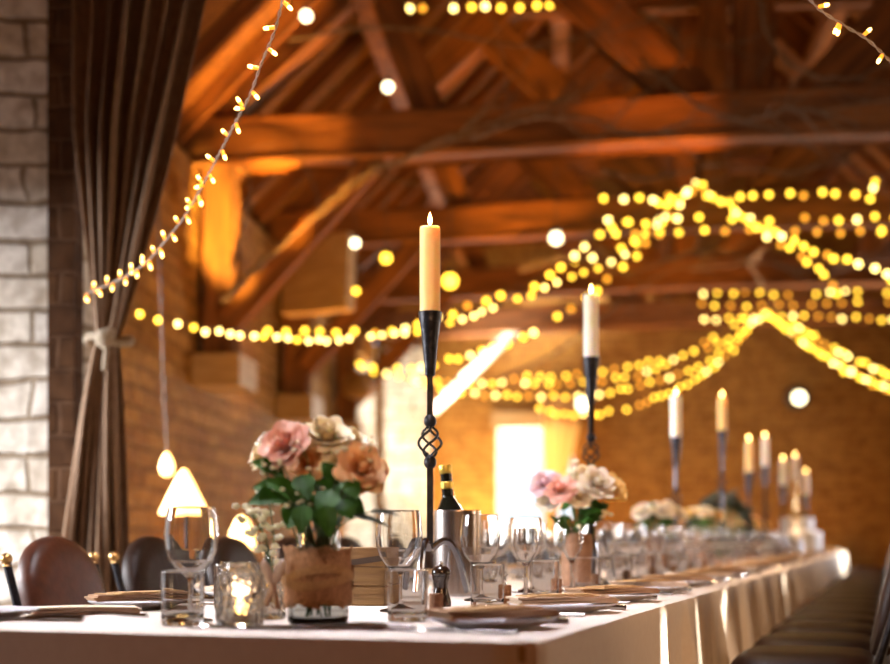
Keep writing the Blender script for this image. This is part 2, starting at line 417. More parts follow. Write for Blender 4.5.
# ------------------------------------------------------------------ curtains
def drape(name, zs, fn, folds, m, label, cat, thick=.006):
    """fn(z) -> (centre, half width, fold depth, direction across, direction out)"""
    mb = MB(); nu = folds*10+1; nv = len(zs); r = random.Random(3)
    ph = [r.uniform(0,.5) for _ in range(folds+2)]
    am = [r.uniform(.55,1.25) for _ in range(folds+2)]
    def f(i, j):
        z = zs[j]; c, hw, dep, ac, out = fn(z); t = i/(nu-1)
        k = t*folds; kk = int(k)
        w = math.sin(k*2*PI+ph[min(kk,folds)]*0)*am[min(kk,folds)]*dep
        w2 = math.sin(k*4.7+2*z)*dep*.35
        return c+ac*((t*2-1)*hw+math.sin(k*2*PI*1+1.5)*dep*.25)+out*(w+w2)+Vector((0,0,z))
    vs = [f(i,j) for j in range(nv) for i in range(nu)]
    fs = [(j*nu+i, j*nu+i+1, (j+1)*nu+i+1, (j+1)*nu+i) for j in range(nv-1) for i in range(nu-1)]
    mb.add(vs, fs)
    o = mb.build(name, m); md = o.modifiers.new('t','SOLIDIFY'); md.thickness = thick
    return o
AC = Vector((math.cos(BA), math.sin(BA)*-1, 0)); OUT = Vector((-math.sin(BA), -math.cos(BA), 0))
CD = 4.85
zt = CAMZ+(HZ-338)/F*CD
def cur(z):
    y = HZ-(z-CAMZ)*F/CD
    if y < 338:
        t = (338-y)/338.
        t = max(0, t); l = 97-24*min(1,t*1.6)-2*t; rr = 116+88*(t**.9)
        dep = .02+.03*min(1,t*2)
    else:
        t = (y-338)/210.
        l = 97-(34*min(1,t)**.8); rr = 116+10*min(1,t)
        dep = .02+.02*min(1,t*3)
    c = (l+rr)/2; hw = (rr-l)/2
    pos = P(c, HZ, CD); pos.z = 0
    return pos, hw/F*CD, dep, AC, OUT
zs = [0.03+i*(zt-.03)/28 for i in range(28)]+[zt+i*(3.6-zt)/34 for i in range(35)]
ct = thing('curtain', 'heavy taupe curtain tied back beside the pale stone pier', 'curtain', (0,0,0))
c1 = drape('drape', zs, cur, 7, M['curtain'], None, None); c1.parent = ct
kb = MB(); kp = P(107, 340, CD-.03)
kb.tube([kp+Vector((.075*math.cos(a), .055*math.sin(a)*1.0+.03, .012*math.sin(a*2))) for a in [2*PI*i/20 for i in range(21)]], .014, 8, cap=False)
kb.sphere(kp+Vector((.0,-.045,-.0)), .032, 12, 8, (1,.8,1.1)); kb.sphere(kp+Vector((.02,-.04,.02)), .02, 10, 6)
kb.tube([kp+Vector((.0,-.05,0)), kp+Vector((.012,-.06,-.05)), kp+Vector((.002,-.05,-.11))], .009, 8)
tie = kb.build('tieback', M['rope'], ct); tie['label'] = 'pale knotted rope tieback'
pol = MB(); pol.tube([B(5.0-.15,2.2,3.62)+Vector((0,0,0)), B(5.0-.15,.7,3.62)], .02, 10)
pr = pol.build('curtain_rod', M['iron'], ct)
# the far curtain at the end door
def cur2(z):
    y = HZ-(z-CAMZ)*F/16.7
    t = max(0,min(1,(y-395)/115.))
    l = 540+4*t; rr = 585-26*t**1.0
    if y > 510: rr = 556
    c = (l+rr)/2; pos = P(c, HZ, 16.75); pos.z = 0
    return pos, (rr-l)/2/F*16.75, .035, AC, OUT
nt_ = M['curtain2'].node_tree; pb_ = nt_.nodes['Principled BSDF']; tr_ = N(nt_, 'ShaderNodeBsdfTranslucent'); tr_.inputs[0].default_value = (.95,.72,.38,1)
mx_ = N(nt_, 'ShaderNodeMixShader'); mx_.inputs[0].default_value = .55; nt_.links.new(pb_.outputs[0], mx_.inputs[1]); nt_.links.new(tr_.outputs[0], mx_.inputs[2])
nt_.links.new(mx_.outputs[0], [n for n in nt_.nodes if n.type == 'OUTPUT_MATERIAL'][0].inputs[0])
o = drape('curtain', [0.03+i*2.6/24 for i in range(25)], cur2, 5, M['curtain2'], None, None)
tag(o, 'bright cream curtain drawn back beside the far doorway', 'curtain')

# ------------------------------------------------------------------ tables and cloths
def cloth(name, u0, u1, seedv, smooth_until, label, W=1.05, drop=.56):
    r = random.Random(seedv); mb = MB()
    R = .045
    loop = []   # (pos2d, normal2d, folds weight)
    def seg(a, b, nrm, n):
        for i in range(n):
            t = i/n; loop.append((Vector(a).lerp(Vector(b), t), Vector(nrm)))
    def arc(c, a0):
        for i in range(6):
            a = a0+i/6*PI/2; nn = Vector((math.cos(a), math.sin(a))); loop.append((Vector(c)+nn*R, nn))
    L = u1-u0; nL = int(L/.012)
    seg((u0+R,0),(u1-R,0),(0,-1),nL); arc((u1-R,R),-PI/2)
    seg((u1,R),(u1,W-R),(1,0),20); arc((u1-R,W-R),0)
    seg((u1-R,W),(u0+R,W),(0,1),nL//2); arc((u0+R,W-R),PI/2)
    seg((u0,W-R),(u0,R),(-1,0),60); arc((u0+R,R),PI)
    n = len(loop)
    ph = [r.uniform(0,6.28) for _ in range(6)]
    def fold(p, nr):
        s = p.x if abs(nr.y) > .7 else p.y
        f = (math.sin(s*34+ph[0]+1.2*math.sin(s*7+ph[1]))+.5*math.sin(s*61+ph[2])+.6*math.sin(s*13+ph[3]))
        wgt = 1.0
        if abs(nr.y) > .7: wgt = min(1, max(.12, (p.x-smooth_until)/.25))
        else: wgt = .12
        return f*wgt
    rings = [(-.03,0,0),(-.006,.0008,0),(0,.006,0)]
    zs_ = [0.0,.012,.03,.06,.1,.15,.2,.27,.34,.42,.5,drop]
    verts = []
    for (ins, dz, _) in rings[:2]:
        for p, nr in loop:
            q = p+nr*ins; verts.append((q.x, q.y, TZ-dz))
    for dzz in zs_:
        a = .021*min(1, dzz/.22)
        for p, nr in loop:
            off = .010+(.004 if dzz>0 else 0)+a*fold(p,nr)+dzz*.006
            if abs(nr.x)>.7 and nr.x>0: off = .001
            if u0 > 0 and nr.x < -.7: off = .001
            q = p+nr*max(off, .002); verts.append((q.x, q.y, TZ-.004-dzz))
    fs = []
    nr_ = len(rings[:2])+len(zs_)
    for j in range(nr_-1):
        for i in range(n):
            fs.append((j*n+i, (j+1)*n+i, (j+1)*n+(i+1)%n, j*n+(i+1)%n))
    fs.append(tuple(range(n)))
    verts = [Vector(v) for v in verts]
    mb.add([T(v.x, v.y, v.z) for v in verts], fs)
    o = mb.build(name, M['cloth']); md = o.modifiers.new('t','SOLIDIFY'); md.thickness = .002; md.offset = -1
    return tag(o, label, 'tablecloth')
edges = [0, 2.19, 4.4, 6.6, 8.8, 11.0, 13.1]
clab = ['cream tablecloth on the nearest table, its plain end facing the camera', 'pleated cream tablecloth on the second table along the row',
        'pleated cream tablecloth on the third table along the row', 'blurred cream tablecloth on the fourth table along the row',
        'blurred cream tablecloth on the fifth table along the row', 'bright white tablecloth corner at the far end of the row']
tlab = ['nearest','second','third','fourth','fifth','last']
for i, (a, b) in enumerate(zip(edges, edges[1:])):
    cloth('tablecloth', a+.004, b-.004, 10+i, 1.0 if i == 0 else a-1, clab[i])
    t = thing('trestle_table', f'wooden trestle table hidden under its cloth, {tlab[i]} in the row', 'table', T((a+b)/2, .525, 0), PI/2-TA)
    mb = MB(); mb.box((0,0,.732), (b-a-.02, 1.03, .028), bev=.004); mb.build('tabletop', M['board'], t)
    for sx in (-1,1):
        for sy in (-1,1):
            lg = MB(); lg.box((sx*((b-a)/2-.2), sy*.42, .36), (.05,.05,.716)); lg.build('leg', M['wood'], t)

# ------------------------------------------------------------------ chairs (local: faces +y)
def make_chair(lm):
    t = thing('dining_chair', 'x', 'chair')
    sz = .565
    s = MB(); prs = []
    for (ins, zz) in ((.10,-.062),(.03,-.06),(.006,-.045),(0,-.02),(.004,.005),(.018,.022),(.045,.033),(.10,.038)):
        ring_ = []; X, Y, rr_ = .205-ins, .185-ins, max(.02, .11-ins)
        for (sx, sy, a0) in ((1,1,0),(-1,1,PI/2),(-1,-1,PI),(1,-1,1.5*PI)):
            for k in range(7):
                a = a0+k*PI/12; ring_.append(Vector((sx*(X-rr_)+rr_*math.cos(a), sy*(Y-rr_)+rr_*math.sin(a), sz+zz)))
        prs.append(ring_)
    nn = 28; s.add([p for r_ in prs for p in r_], [tuple(range(nn-1,-1,-1)), tuple(range(7*nn, 8*nn))]+[(j*nn+i, j*nn+(i+1)%nn, (j+1)*nn+(i+1)%nn, (j+1)*nn+i) for j in range(7) for i in range(nn)])
    s.build('seat', lm, t)
    fr = MB(); fr.box((0,0,sz-.085), (.38,.34,.035), bev=.006); fr.build('seat_frame', M['iron'], t)
    tilt = math.tan(math.radians(13))
    for sx in (-1,1):
        l = MB(); l.tube([(sx*.175,.15,sz-.09),(sx*.185,.165,0.005)], .013, 8); l.build('leg', M['iron'], t)
        l = MB(); l.tube([(sx*.185,-.16,sz-.09),(sx*.19,-.2,0.005)], .013, 8); l.build('leg', M['iron'], t)
        po = MB(); po.tube([(sx*.192,-.165,sz-.08),(sx*.192,-.175,sz),(sx*.192,-.175-tilt*.33,.825)], [.012,.012,.010], 8)
        pob = po.build('post', M['iron'], t)
        b = MB(); b.sphere((sx*.192,-.175-tilt*.34,.840), .0145, 12, 8); b.lathe([(.0,.820),(.012,.822),(.009,.828),(.0,.829)],10,(sx*.192,-.175-tilt*.33,0))
        b.build('finial', M['brass'], pob)
    # arched back pad
    nb = 14; out = []
    w0, zb, zs_, ztop = .162, .60, .745, .895
    prof = [(-w0*.93, zb),(-w0*.99, .65),(-w0, zs_)]
    for i in range(1, nb):
        a = PI-PI*i/nb; prof.append((w0*math.cos(a), zs_+(ztop-zs_)*math.sin(a)**.85))
    prof += [(w0, zs_),(w0*.99,.65),(w0*.93,zb)]
    mb = MB(); n = len(prof); vs = []; cz = .72
    layers = [(-.022,.80),(-.027,.90),(-.022,.97),(-.008,1.0),(.008,1.0),(.022,.97),(.03,.88),(.034,.7)]
    for (yy, k) in layers:
        for (x, z) in prof:
            zz = cz+(z-cz)*k; xx = x*k
            vs.append(Vector((xx, -.178+yy-tilt*(zz-sz), zz)))
    fs = []
    for j in range(len(layers)-1):
        for i in range(n): fs.append((j*n+i, j*n+(i+1)%n, (j+1)*n+(i+1)%n, (j+1)*n+i))
    fs.append(tuple(range(n-1,-1,-1))); fs.append(tuple((len(layers)-1)*n+i for i in range(n)))
    mb.add(vs, fs); mb.build('backrest', lm, t)
    for z in (.63, .71):
        r_ = MB(); yy = -.175-tilt*(z-sz); r_.tube([(-.192,yy-.01,z),(-.08,yy-.032,z),(.08,yy-.032,z),(.192,yy-.01,z)], .007, 8); r_.build('back_rail', M['iron'], t)
    st = MB(); st.tube([(-.18,.157,.2),(.18,.157,.2)], .009, 8); st.build('stretcher', M['iron'], t)
    return t
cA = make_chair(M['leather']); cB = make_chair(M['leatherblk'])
usedA = usedB = False
def put_chair(proto, first, loc, rz, label, group):
    if first:
        proto.location = loc; proto.rotation_euler = (0,0,rz); proto['label'] = label
        if group: proto['group'] = group
    else: dup(proto, loc, rz, label, group)
sideA = [.745, 1.215, 1.70, 2.19]
lblA = ['brown leather chair mostly cut off at the left edge, only one post showing',
        'round-topped brown leather chair nearest the stone pier with brass ball finials',
        'dark round-topped chair second beyond the stone pier, behind the first wine glass',
        'dark round-topped chair third beyond the stone pier, behind the candle jar']
k = 0; u = 2.68
while u < 12.6: sideA.append(u); u += .52
for i, u in enumerate(sideA):
    # faces -v (towards the table): local +y -> direction -v = (cosTA,-sinTA) -> rz = -TA-90deg
    pos = T(u, 1.05+.245, 0)
    lab = lblA[i] if i < 4 else 'dark leather chair further along the left side, hidden among the glasses'
    if i in (0,1): put_chair(cA, i == 0, pos, -TA-PI/2, lab, None)
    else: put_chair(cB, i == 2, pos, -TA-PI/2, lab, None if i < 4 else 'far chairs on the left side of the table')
sideB = [1.90+.56*i for i in range(20)]
for i, u in enumerate(sideB):
    pos = T(u, -.255, 0)
    if i < 9:
        lab = ['dark chair at the right edge, its curved backrest catching blue light',
               'dark leather chair with wide seat showing at the bottom right, second in the row'][i] if i < 2 else f'dark leather chair on the right side of the table, {ORD[i]} in the row'
        g = None
    else: lab, g = 'blurred dark chair at the far end of the right-hand row', 'far chairs on the right side of the table'
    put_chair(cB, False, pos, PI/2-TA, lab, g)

# ------------------------------------------------------------------ tableware prototypes
def goblet_mesh():
    out = [(0,0),(.036,0),(.037,.0015),(.034,.004),(.018,.007),(.007,.011),(.0048,.02),(.0042,.045),(.0046,.066),(.009,.074),(.023,.084),(.0355,.100),(.0425,.120),(.0445,.142),(.0425,.168),(.0395,.1905)]
    inn = [(.0385,.1905),(.0415,.168),(.0434,.142),(.0414,.120),(.0343,.101),(.0215,.0865),(.008,.079),(0,.078)]
    mb = MB(); mb.lathe(out+[(.039,.1912)]+inn, 32); return mb.mesh('wine_glass', M['glass'])
def tumbler_mesh():
    mb = MB(); mb.lathe([(0,0),(.030,0),(.0325,.002),(.0335,.006),(.0345,.086),(.034,.0872),(.0335,.086),(.0322,.018),(.030,.0125),(0,.0115)], 32); return mb.mesh('tumbler', M['glass'])
def flute_mesh():
    out = [(0,0),(.030,0),(.031,.0015),(.028,.004),(.012,.007),(.005,.012),(.004,.05),(.005,.075),(.012,.085),(.024,.105),(.029,.125),(.028,.15),(.0265,.162)]
    inn = [(.0257,.162),(.0271,.15),(.028,.125),(.023,.106),(.011,.088),(0,.084)]
    mb = MB(); mb.lathe(out+inn, 24); return mb.mesh('wine_glass', M['glass'])
def plate_mesh():
    mb = MB(); mb.lathe([(0,0),(.055,0),(.06,.003),(.095,.013),(.100,.016),(.0985,.018),(.092,.0155),(.06,.0075),(.054,.006),(0,.006)], 40); return mb.mesh('plate', M['plate'])
def napkin_mesh(m):
    mb = MB()
    for k, (dx, dz) in enumerate(((0,0),(.004,.0045),(-.003,.009))):
        def f(a, b, top):
            x = (a-.5)*.19; y = (b-.5)*.085
            return Vector((x+dx, y+.004*math.sin(x*30), dz+.0035*top+.0012*math.sin(x*25+k)+.0012))
        nu, nv = 14, 5
        vs = [f(i/(nu-1), j/(nv-1), 0) for j in range(nv) for i in range(nu)]+[f(i/(nu-1), j/(nv-1), 1) for j in range(nv) for i in range(nu)]
        o = nu*nv; fs = []
        for j in range(nv-1):
            for i in range(nu-1):
                a = j*nu+i; fs.append((a, a+nu, a+nu+1, a+1)); fs.append((o+a, o+a+1, o+a+nu+1, o+a+nu))
        for i in range(nu-1):
            fs.append((i, i+1, o+i+1, o+i)); a = (nv-1)*nu+i; fs.append((a+1, a, o+a, o+a+1))
        for j in range(nv-1):
            a = j*nu; fs.append((a+nu, a, o+a, o+a+nu)); a = j*nu+nu-1; fs.append((a, a+nu, o+a+nu, o+a))
        mb.add(vs, fs)
    return mb.mesh('napkin', m)
def card_mesh():
    mb = MB(); mb.box((0,0,.001), (.16,.07,.002)); 
    mb.box((0,.002,.0034), (.12,.05,.0016)); return mb.mesh('menu_card', M['kraft'], False)
def fork_mesh():
    mb = MB()
    mb.tube([(0,-.095,.002),(0,-.05,.003),(0,0,.004),(0,.045,.004)], [.0055,.004,.0025,.003], 6)
    mb.box((0,.055,.005), (.02,.022,.0022), bev=.001)
    for x in (-.0085,-.0028,.0028,.0085): mb.tube([(x,.063,.005),(x,.085,.006),(x,.1,.0045)], [.0016,.0015,.0008], 5)
    return mb.mesh('fork', M['silver'])
def knife_mesh():
    mb = MB(); mb.tube([(0,-.11,.005),(0,-.07,.006),(0,-.01,.005)], [.006,.007,.004], 8)
    vs = []; prof = [(-.006,-.01),(.006,-.01),(.0085,.04),(.008,.08),(.001,.11),(-.006,.09),(-.007,.04)]
    for z in (.004,.0056): vs += [Vector((x,y,z)) for x,y in prof]
    n = len(prof); mb.add(vs, [tuple(range(n-1,-1,-1)), tuple(range(n,2*n))]+[(i,(i+1)%n,n+(i+1)%n,n+i) for i in range(n)])
    return mb.mesh('knife', M['silver'])
def spoon_mesh():
    mb = MB(); mb.tube([(0,-.09,.002),(0,-.04,.003),(0,.04,.004)], [.005,.0035,.0025], 6)
    mb.sphere((0,.062,.0055), .026, 12, 6, (.72,1,.14)); return mb.mesh('spoon', M['silver'])
def cork_meshes():
    a = MB(); a.lathe([(0,0),(.011,0),(.0122,.001),(.0122,.041),(.011,.0425),(0,.0425)], 16)
    b = MB(); b.tube([(0,0,.038),(.001,0,.05),(-.002,0,.058),(.004,0,.064),(0,0,.07),(-.004,0,.062),(0,0,.055)], .0011, 5)
    return a.mesh('cork', M['cork']), b.mesh('wire_clip', M['iron'])
ME = dict(goblet=goblet_mesh(), tumbler=tumbler_mesh(), flute=flute_mesh(), plate=plate_mesh(), napkin=napkin_mesh(M['napkin']),
          creamnapkin=napkin_mesh(M['cream_napkin']), card=card_mesh(), fork=fork_mesh(), knife=knife_mesh(), spoon=spoon_mesh())
corkA, corkB = cork_meshes()
def inst(name, key, loc, rz, label, cat, group=None, tilt=None):
    o = bpy.data.objects.new(name, ME[key]); COL.objects.link(o); o.location = loc
    o.rotation_euler = (tilt[0], tilt[1], rz) if tilt else (0,0,rz)
    return tag(o, label, cat, group)
def lab(txt, side, k, nlab=6):
    sd = 'right' if side > 0 else 'left'
    if k < nlab: return f'{txt} {ORD[k]} the camera along the {sd} side of the table', None
    return f'blurred {txt} in the far run on the {sd} side of the table', f'far {txt}s, {sd} side'
far_goblet_skip = set()
def setting(side, k, u, gob=True):
    r = random.Random(k*2+side); V = (lambda v: v) if side > 0 else (lambda v: 1.05-v)
    mir = 1 if side > 0 else -1
    rz = -TA if side > 0 else -TA+PI      # local +y towards along table... card lies across
    j = lambda a: r.uniform(-a, a)
    pl = T(u, V(.118), TZ)
    l, g = lab('white china plate', side, k); inst('plate', 'plate', pl, r.random()*3, l, 'plate', g)
    l, g = lab('folded brown napkin', side, k)
    key = 'napkin' if (k % 2 == 0) else 'creamnapkin'
    if key == 'creamnapkin': l, g = lab('folded cream napkin', side, k)
    inst('napkin', key, pl+Vector((0,0,.0165)), rz+.5+j(.4), l, 'napkin', g)
    l, g = lab('brown kraft menu card', side, k)
    inst('menu_card', 'card', pl+Vector((0,0,.0305)), rz+.8+j(.6), l, 'menu card', g)
    l, g = lab('steel fork', side, k); inst('fork', 'fork', T(u-.135*mir*1.0, V(.14)+j(.01), TZ), rz+PI/2*1+j(.15), l, 'fork', g)
    l, g = lab('steel knife', side, k); inst('knife', 'knife', T(u+.135*mir, V(.14)+j(.01), TZ), rz+PI/2+j(.1), l, 'knife', g)
US = .48
for k in range(26):
    u = .23+US*k; far = k > 3
    if u < 12.9: setting(1, k, u)
    gu = .65+US*k
    if gu < 12.9:
        l, g = lab('clear wine glass', 1, k, 8)
        if k == 0: l = 'large clear wine glass in front of the tall iron candlestick'
        if k == 1: l = 'clear wine glass overlapping the steel wine cooler'
        inst('wine_glass', 'goblet', T(gu, .42 if k != 1 else .40, TZ), 0, l, 'wine glass', g)
        if k >= 1:
            l, g = lab('small stemmed glass', 1, k-1, 6); inst('wine_glass', 'flute', T(gu+.13, .33, TZ), 0, l, 'wine glass', g)
        l, g = lab('short clear tumbler', 1, k, 8); inst('tumbler', 'tumbler', T(.357+US*k, .30, TZ), 0, l, 'tumbler', g)
    cu = .478+.46*k
    if cu < 12.9:
        l, g = lab('cork name card holder', 1, k, 6)
        t = thing('cork_holder', l, 'card holder', T(cu, .29, TZ), 0, g)
        for me, nm in ((corkA,'cork'),(corkB,'wire_clip')):
            o = bpy.data.objects.new(nm, me); COL.objects.link(o); o.parent = t
    # left side
    if k != 0:
        lu = .10+US*k
        if lu < 12.9: setting(-1, k-1, lu)
    gl = .25+US*k
    if gl < 12.9:
        l, g = lab('clear wine glass', -1, k, 6)
        if k == 0: l = 'large clear wine glass standing behind a tumbler in front of the dark chair'
        if k != 1 and k != 2: inst('wine_glass', 'goblet', T(gl, .645 if k < 3 else .66, TZ), 0, l, 'wine glass', g)
        if k > 3:
            l, g = lab('small stemmed glass', -1, k-4, 4); inst('wine_glass', 'flute', T(gl+.11, .74, TZ), 0, l, 'wine glass', g)
        l, g = lab('short clear tumbler', -1, k, 6)
        if k == 0: l = 'short clear tumbler in front of the left wine glass'
        inst('tumbler', 'tumbler', T(.150+US*k if k == 0 else .15+US*k, .607 if k == 0 else .76, TZ), 0, l, 'tumbler', g)
# loose cutlery at the near end
for i, (px, py, key, rz, labl) in enumerate(((20,621,'knife',1.45,'dark-handled knife lying at the far left of the table'),(112,616,'fork',.9,'fork slanting across the plate in front of the brown chair'),
        (236,629.5,'spoon',1.3,'spoon lying in front of the candle jar'),(279,629.5,'spoon',1.45,'spoon lying at the left foot of the burlap jar'),
        (315,630,'knife',1.5,'knife lying along the front of the burlap jar'),(356,629,'fork',1.35,'fork lying right of the burlap jar'))):
    d = (CAMZ-TZ)*F/(py-HZ); p = P(px, py, d); p.z = TZ
    inst(key, key, p, rz+PI/2*0, labl, key)
for i, (px, py, key, labl) in enumerate(((85,608,'creamnapkin','crumpled cream napkin beside the brown chair on the left corner'),(-20,613,'plate','white china plate cut by the left frame edge'))):
    d = (CAMZ-TZ)*F/(py+6-HZ); p = P(px, py, d); p.z = TZ
    inst(key if key == 'plate' else 'napkin', key, p, .3, labl, 'plate' if key == 'plate' else 'napkin')

# ------------------------------------------------------------------ candlesticks and candles
def candle(loc, h, r, m, label):
    t = thing('candle', label, 'candle', loc)
    b = MB(); b.lathe([(0,0),(r,0),(r,h-.004),(r*.93,h),(r*.5,h-.004),(0,h-.006)], 28); b.build('wax_body', m, t)
    w = MB(); w.tube([(0,0,h-.008),(.001,0,h+.004),(.002,0,h+.009)], .0012, 6); w.build('wick', M['wick'], t)
    f = MB(); s_ = 1.0; f.lathe([(0,h+.004),(.0035,h+.008),(.0048,h+.014),(.0035,h+.022),(.0012,h+.030),(0,h+.034)], 12); f.build('flame', M['flame'], t)
    ld = bpy.data.lights.new('flame_light', 'POINT'); ld.energy = .6; ld.color = (1,.6,.25); ld.shadow_soft_size = .01
    lo = bpy.data.objects.new('flame_light', ld); COL.objects.link(lo); lo.parent = t; lo.location = (0,0,h+.045)
    return t
def candlestick(loc, H, label, clabel, m, rz=0, ch=.215, ironscale=1.0, dark='iron', foot=True):
    """H: height of the candle top over the table"""
    t = thing('candlestick', label, 'candlestick', loc, rz); I = M[dark]
    zc = H-ch          # inside bottom of the cup
    b = MB(); prof = [(0,zc-.125),(.0115,zc-.12),(.013,zc-.10),(.0185,zc-.04),(.0235,zc-.003),(.0262,zc+.022),(.0268,zc+.024),(.0256,zc+.024),(.0247,zc+.001),(0,zc)]
    b.lathe(prof, 24); 
    cup = b.build('cup', I, t)
    zk = zc-.27        # twisted cage centre
    rod = MB(); rod.tube([(0,0,zc-.12),(0,0,zk+.05)], .0098, 4, square=True); rod.build('rod', I, t)
    for z in (zk+.048, zk-.045):
        kn = MB(); kn.lathe([(0,z-.013),(.009,z-.013),(.0135,z-.007),(.0145,z),(.0135,z+.007),(.009,z+.013),(0,z+.013)], 14); kn.build('knot', I, t)
    cg = MB()
    for q in range(4):
        pts = []
        for i in range(19):
            s = i/18; a = q*PI/2+s*PI*1.1; rr = .004+.022*math.sin(PI*s)**.8
            pts.append((rr*math.cos(a), rr*math.sin(a), zk-.035+.07*s))
        cg.tube(pts, .0032, 6)
    cg.build('twisted_cage', I, t)
    zl = .115
    rod = MB(); rod.tube([(0,0,zk-.045),(0,0,zl)], .0102, 4, square=True); rod.build('rod', I, t)
    for q in range(3):
        a = q*2*PI/3+.25; lg = MB(); pts = []
        for i in range(15):
            s = i/14; rr = .004+.084*s**.9; z = zl+.0+.035*math.sin(min(1,s*1.0)*PI*.9)*.9-(zl-.006)*s**2.4
            pts.append((rr*math.cos(a), rr*math.sin(a), z))
        lg.tube(pts, [.008]*13+[.0085,.0085], 8); lg.build('foot_arch', M['footiron'], t)
    candle(Vector(loc)+Vector((0,0,zc+.0005)), ch, .0232, m, clabel)
    return t
sticks = [
 (430, 3.16, .84, 'wax', 'tall black iron candlestick with twisted cage, sharp in the foreground', 'lit ivory candle in the tall foreground candlestick'),
 (591, 4.3, .885, 'waxwhite', 'tall dark candlestick behind the second bouquet', 'lit white candle above the second bouquet'),
 (676, 6.5, .80, 'waxwhite', 'dark candlestick rising beyond the white rose bouquet', 'bright white candle beyond the white rose bouquet'),
 (722, 8.0, .945, 'wax', 'tall candlestick standing over the dark drooping leaves', 'amber candle high over the dark drooping leaves'),
 (749, 8.5, .73, 'wax', 'shorter candlestick right beside the dark drooping leaves', 'shorter amber candle right beside the dark leaves'),
 (765, 9.2, .80, 'waxwhite', 'blurred candlestick between the dark leaves and the white cake', 'pale candle between the dark leaves and the white cake'),
 (783, 10.5, .725, 'waxwhite', 'blurred candlestick just left of the white cake', 'small pale candle just left of the white cake'),
 (795, 11.2, .79, 'waxwhite', 'blurred brass coloured candlestick behind the white cake', 'bright candle directly above the white cake'),
 (806, 12.0, .70, 'waxwhite', 'last blurred candlestick at the far table end', 'last small candle at the far table end')]
for i, (px, d, H, m, l1, l2) in enumerate(sticks):
    p = P(px, HZ, d); p.z = TZ
    candlestick(p, H, l1, l2, M[m], rz=.35*i, dark='brass' if i == 7 else 'iron')

# ------------------------------------------------------------------ cooler, bottle, mill, crate
cp = P(457, HZ, 3.37); cp.z = TZ
t = thing('wine_cooler', 'brushed steel wine cooler beside the tall candlestick', 'wine cooler', cp)
b = MB(); b.lathe([(0,0),(.054,0),(.0565,.002),(.0575,.005),(.0575,.203),(.0565,.2055),(.0535,.2055),(.0525,.203),(.0525,.012),(0,.010)], 48); b.build('cooler_body', M['steel'], t)
bt = thing('wine_bottle', 'dark wine bottle with gold foil neck in the cooler', 'bottle', cp+Vector((.0,0,.0125)))
bt.rotation_euler = (0, math.radians(-5.5), 0)
b = MB(); b.lathe([(0,.004),(.030,0),(.036,.003),(.0365,.01),(.0365,.17),(.034,.19),(.022,.212),(.0145,.228),(.0138,.285),(0,.285)], 32); b.build('bottle_body', M['bottle'], bt)
b = MB(); b.lathe([(0,.283),(.0145,.283),(.015,.284),(.0158,.292),(.0158,.300),(.0145,.3035),(0,.3035)], 24); b.build('foil_cap', M['foil'], bt)
b = MB(); b.lathe([(.0141,.246),(.0150,.247),(.0150,.262),(.0141,.263)], 24, closed=True); b.build('neck_band', M['foil'], bt)
mp_ = P(441, HZ, 2.84); mp_.z = TZ
t = thing('pepper_mill', 'small black turned pepper mill in front of the candlestick', 'pepper mill', mp_)
b = MB(); b.lathe([(0,0),(.0205,0),(.0212,.003),(.0205,.012),(.0165,.026),(.0135,.038),(.0148,.05),(.0185,.058),(.0188,.061),(0,.061)], 28); b.build('mill_body', M['mill'], t)
b = MB(); b.lathe([(0,.0612),(.0178,.0615),(.0195,.066),(.0185,.074),(.0125,.081),(.005,.083),(0,.083)], 28); b.build('mill_head', M['mill'], t)
b = MB(); b.sphere((0,0,.087), .0048, 12, 8); b.build('mill_knob', M['silver'], t)
kp_ = P(357, HZ, 2.93); kp_.z = TZ
t = thing('wooden_crate', 'small rustic wooden crate behind the burlap jar', 'crate', kp_, math.radians(-12))
w, dd, h = .15, .12, .121
for (cx, cy, sx, sy) in ((0,-dd/2+.005,w,.01),(0,dd/2-.005,w,.01),(-w/2+.005,0,.01,dd-.0205),(w/2-.005,0,.01,dd-.0205)):
    b = MB()
    for q in range(3): b.box((cx,cy,.0195+q*.0405), (sx,sy,.0385), bev=.0015)
    b.build('side_board', M['crate'], t)
b = MB(); b.box((0,0,.006),(w-.022,dd-.022,.008)); b.build('bottom_board', M['crate'], t)
b = MB(); b.box((0,-dd/2-.0012,.088),(w,.002,.012), Matrix.Rotation(math.radians(-8),3,'Y')); b.build('dark_strap', M['strapdark'], t)

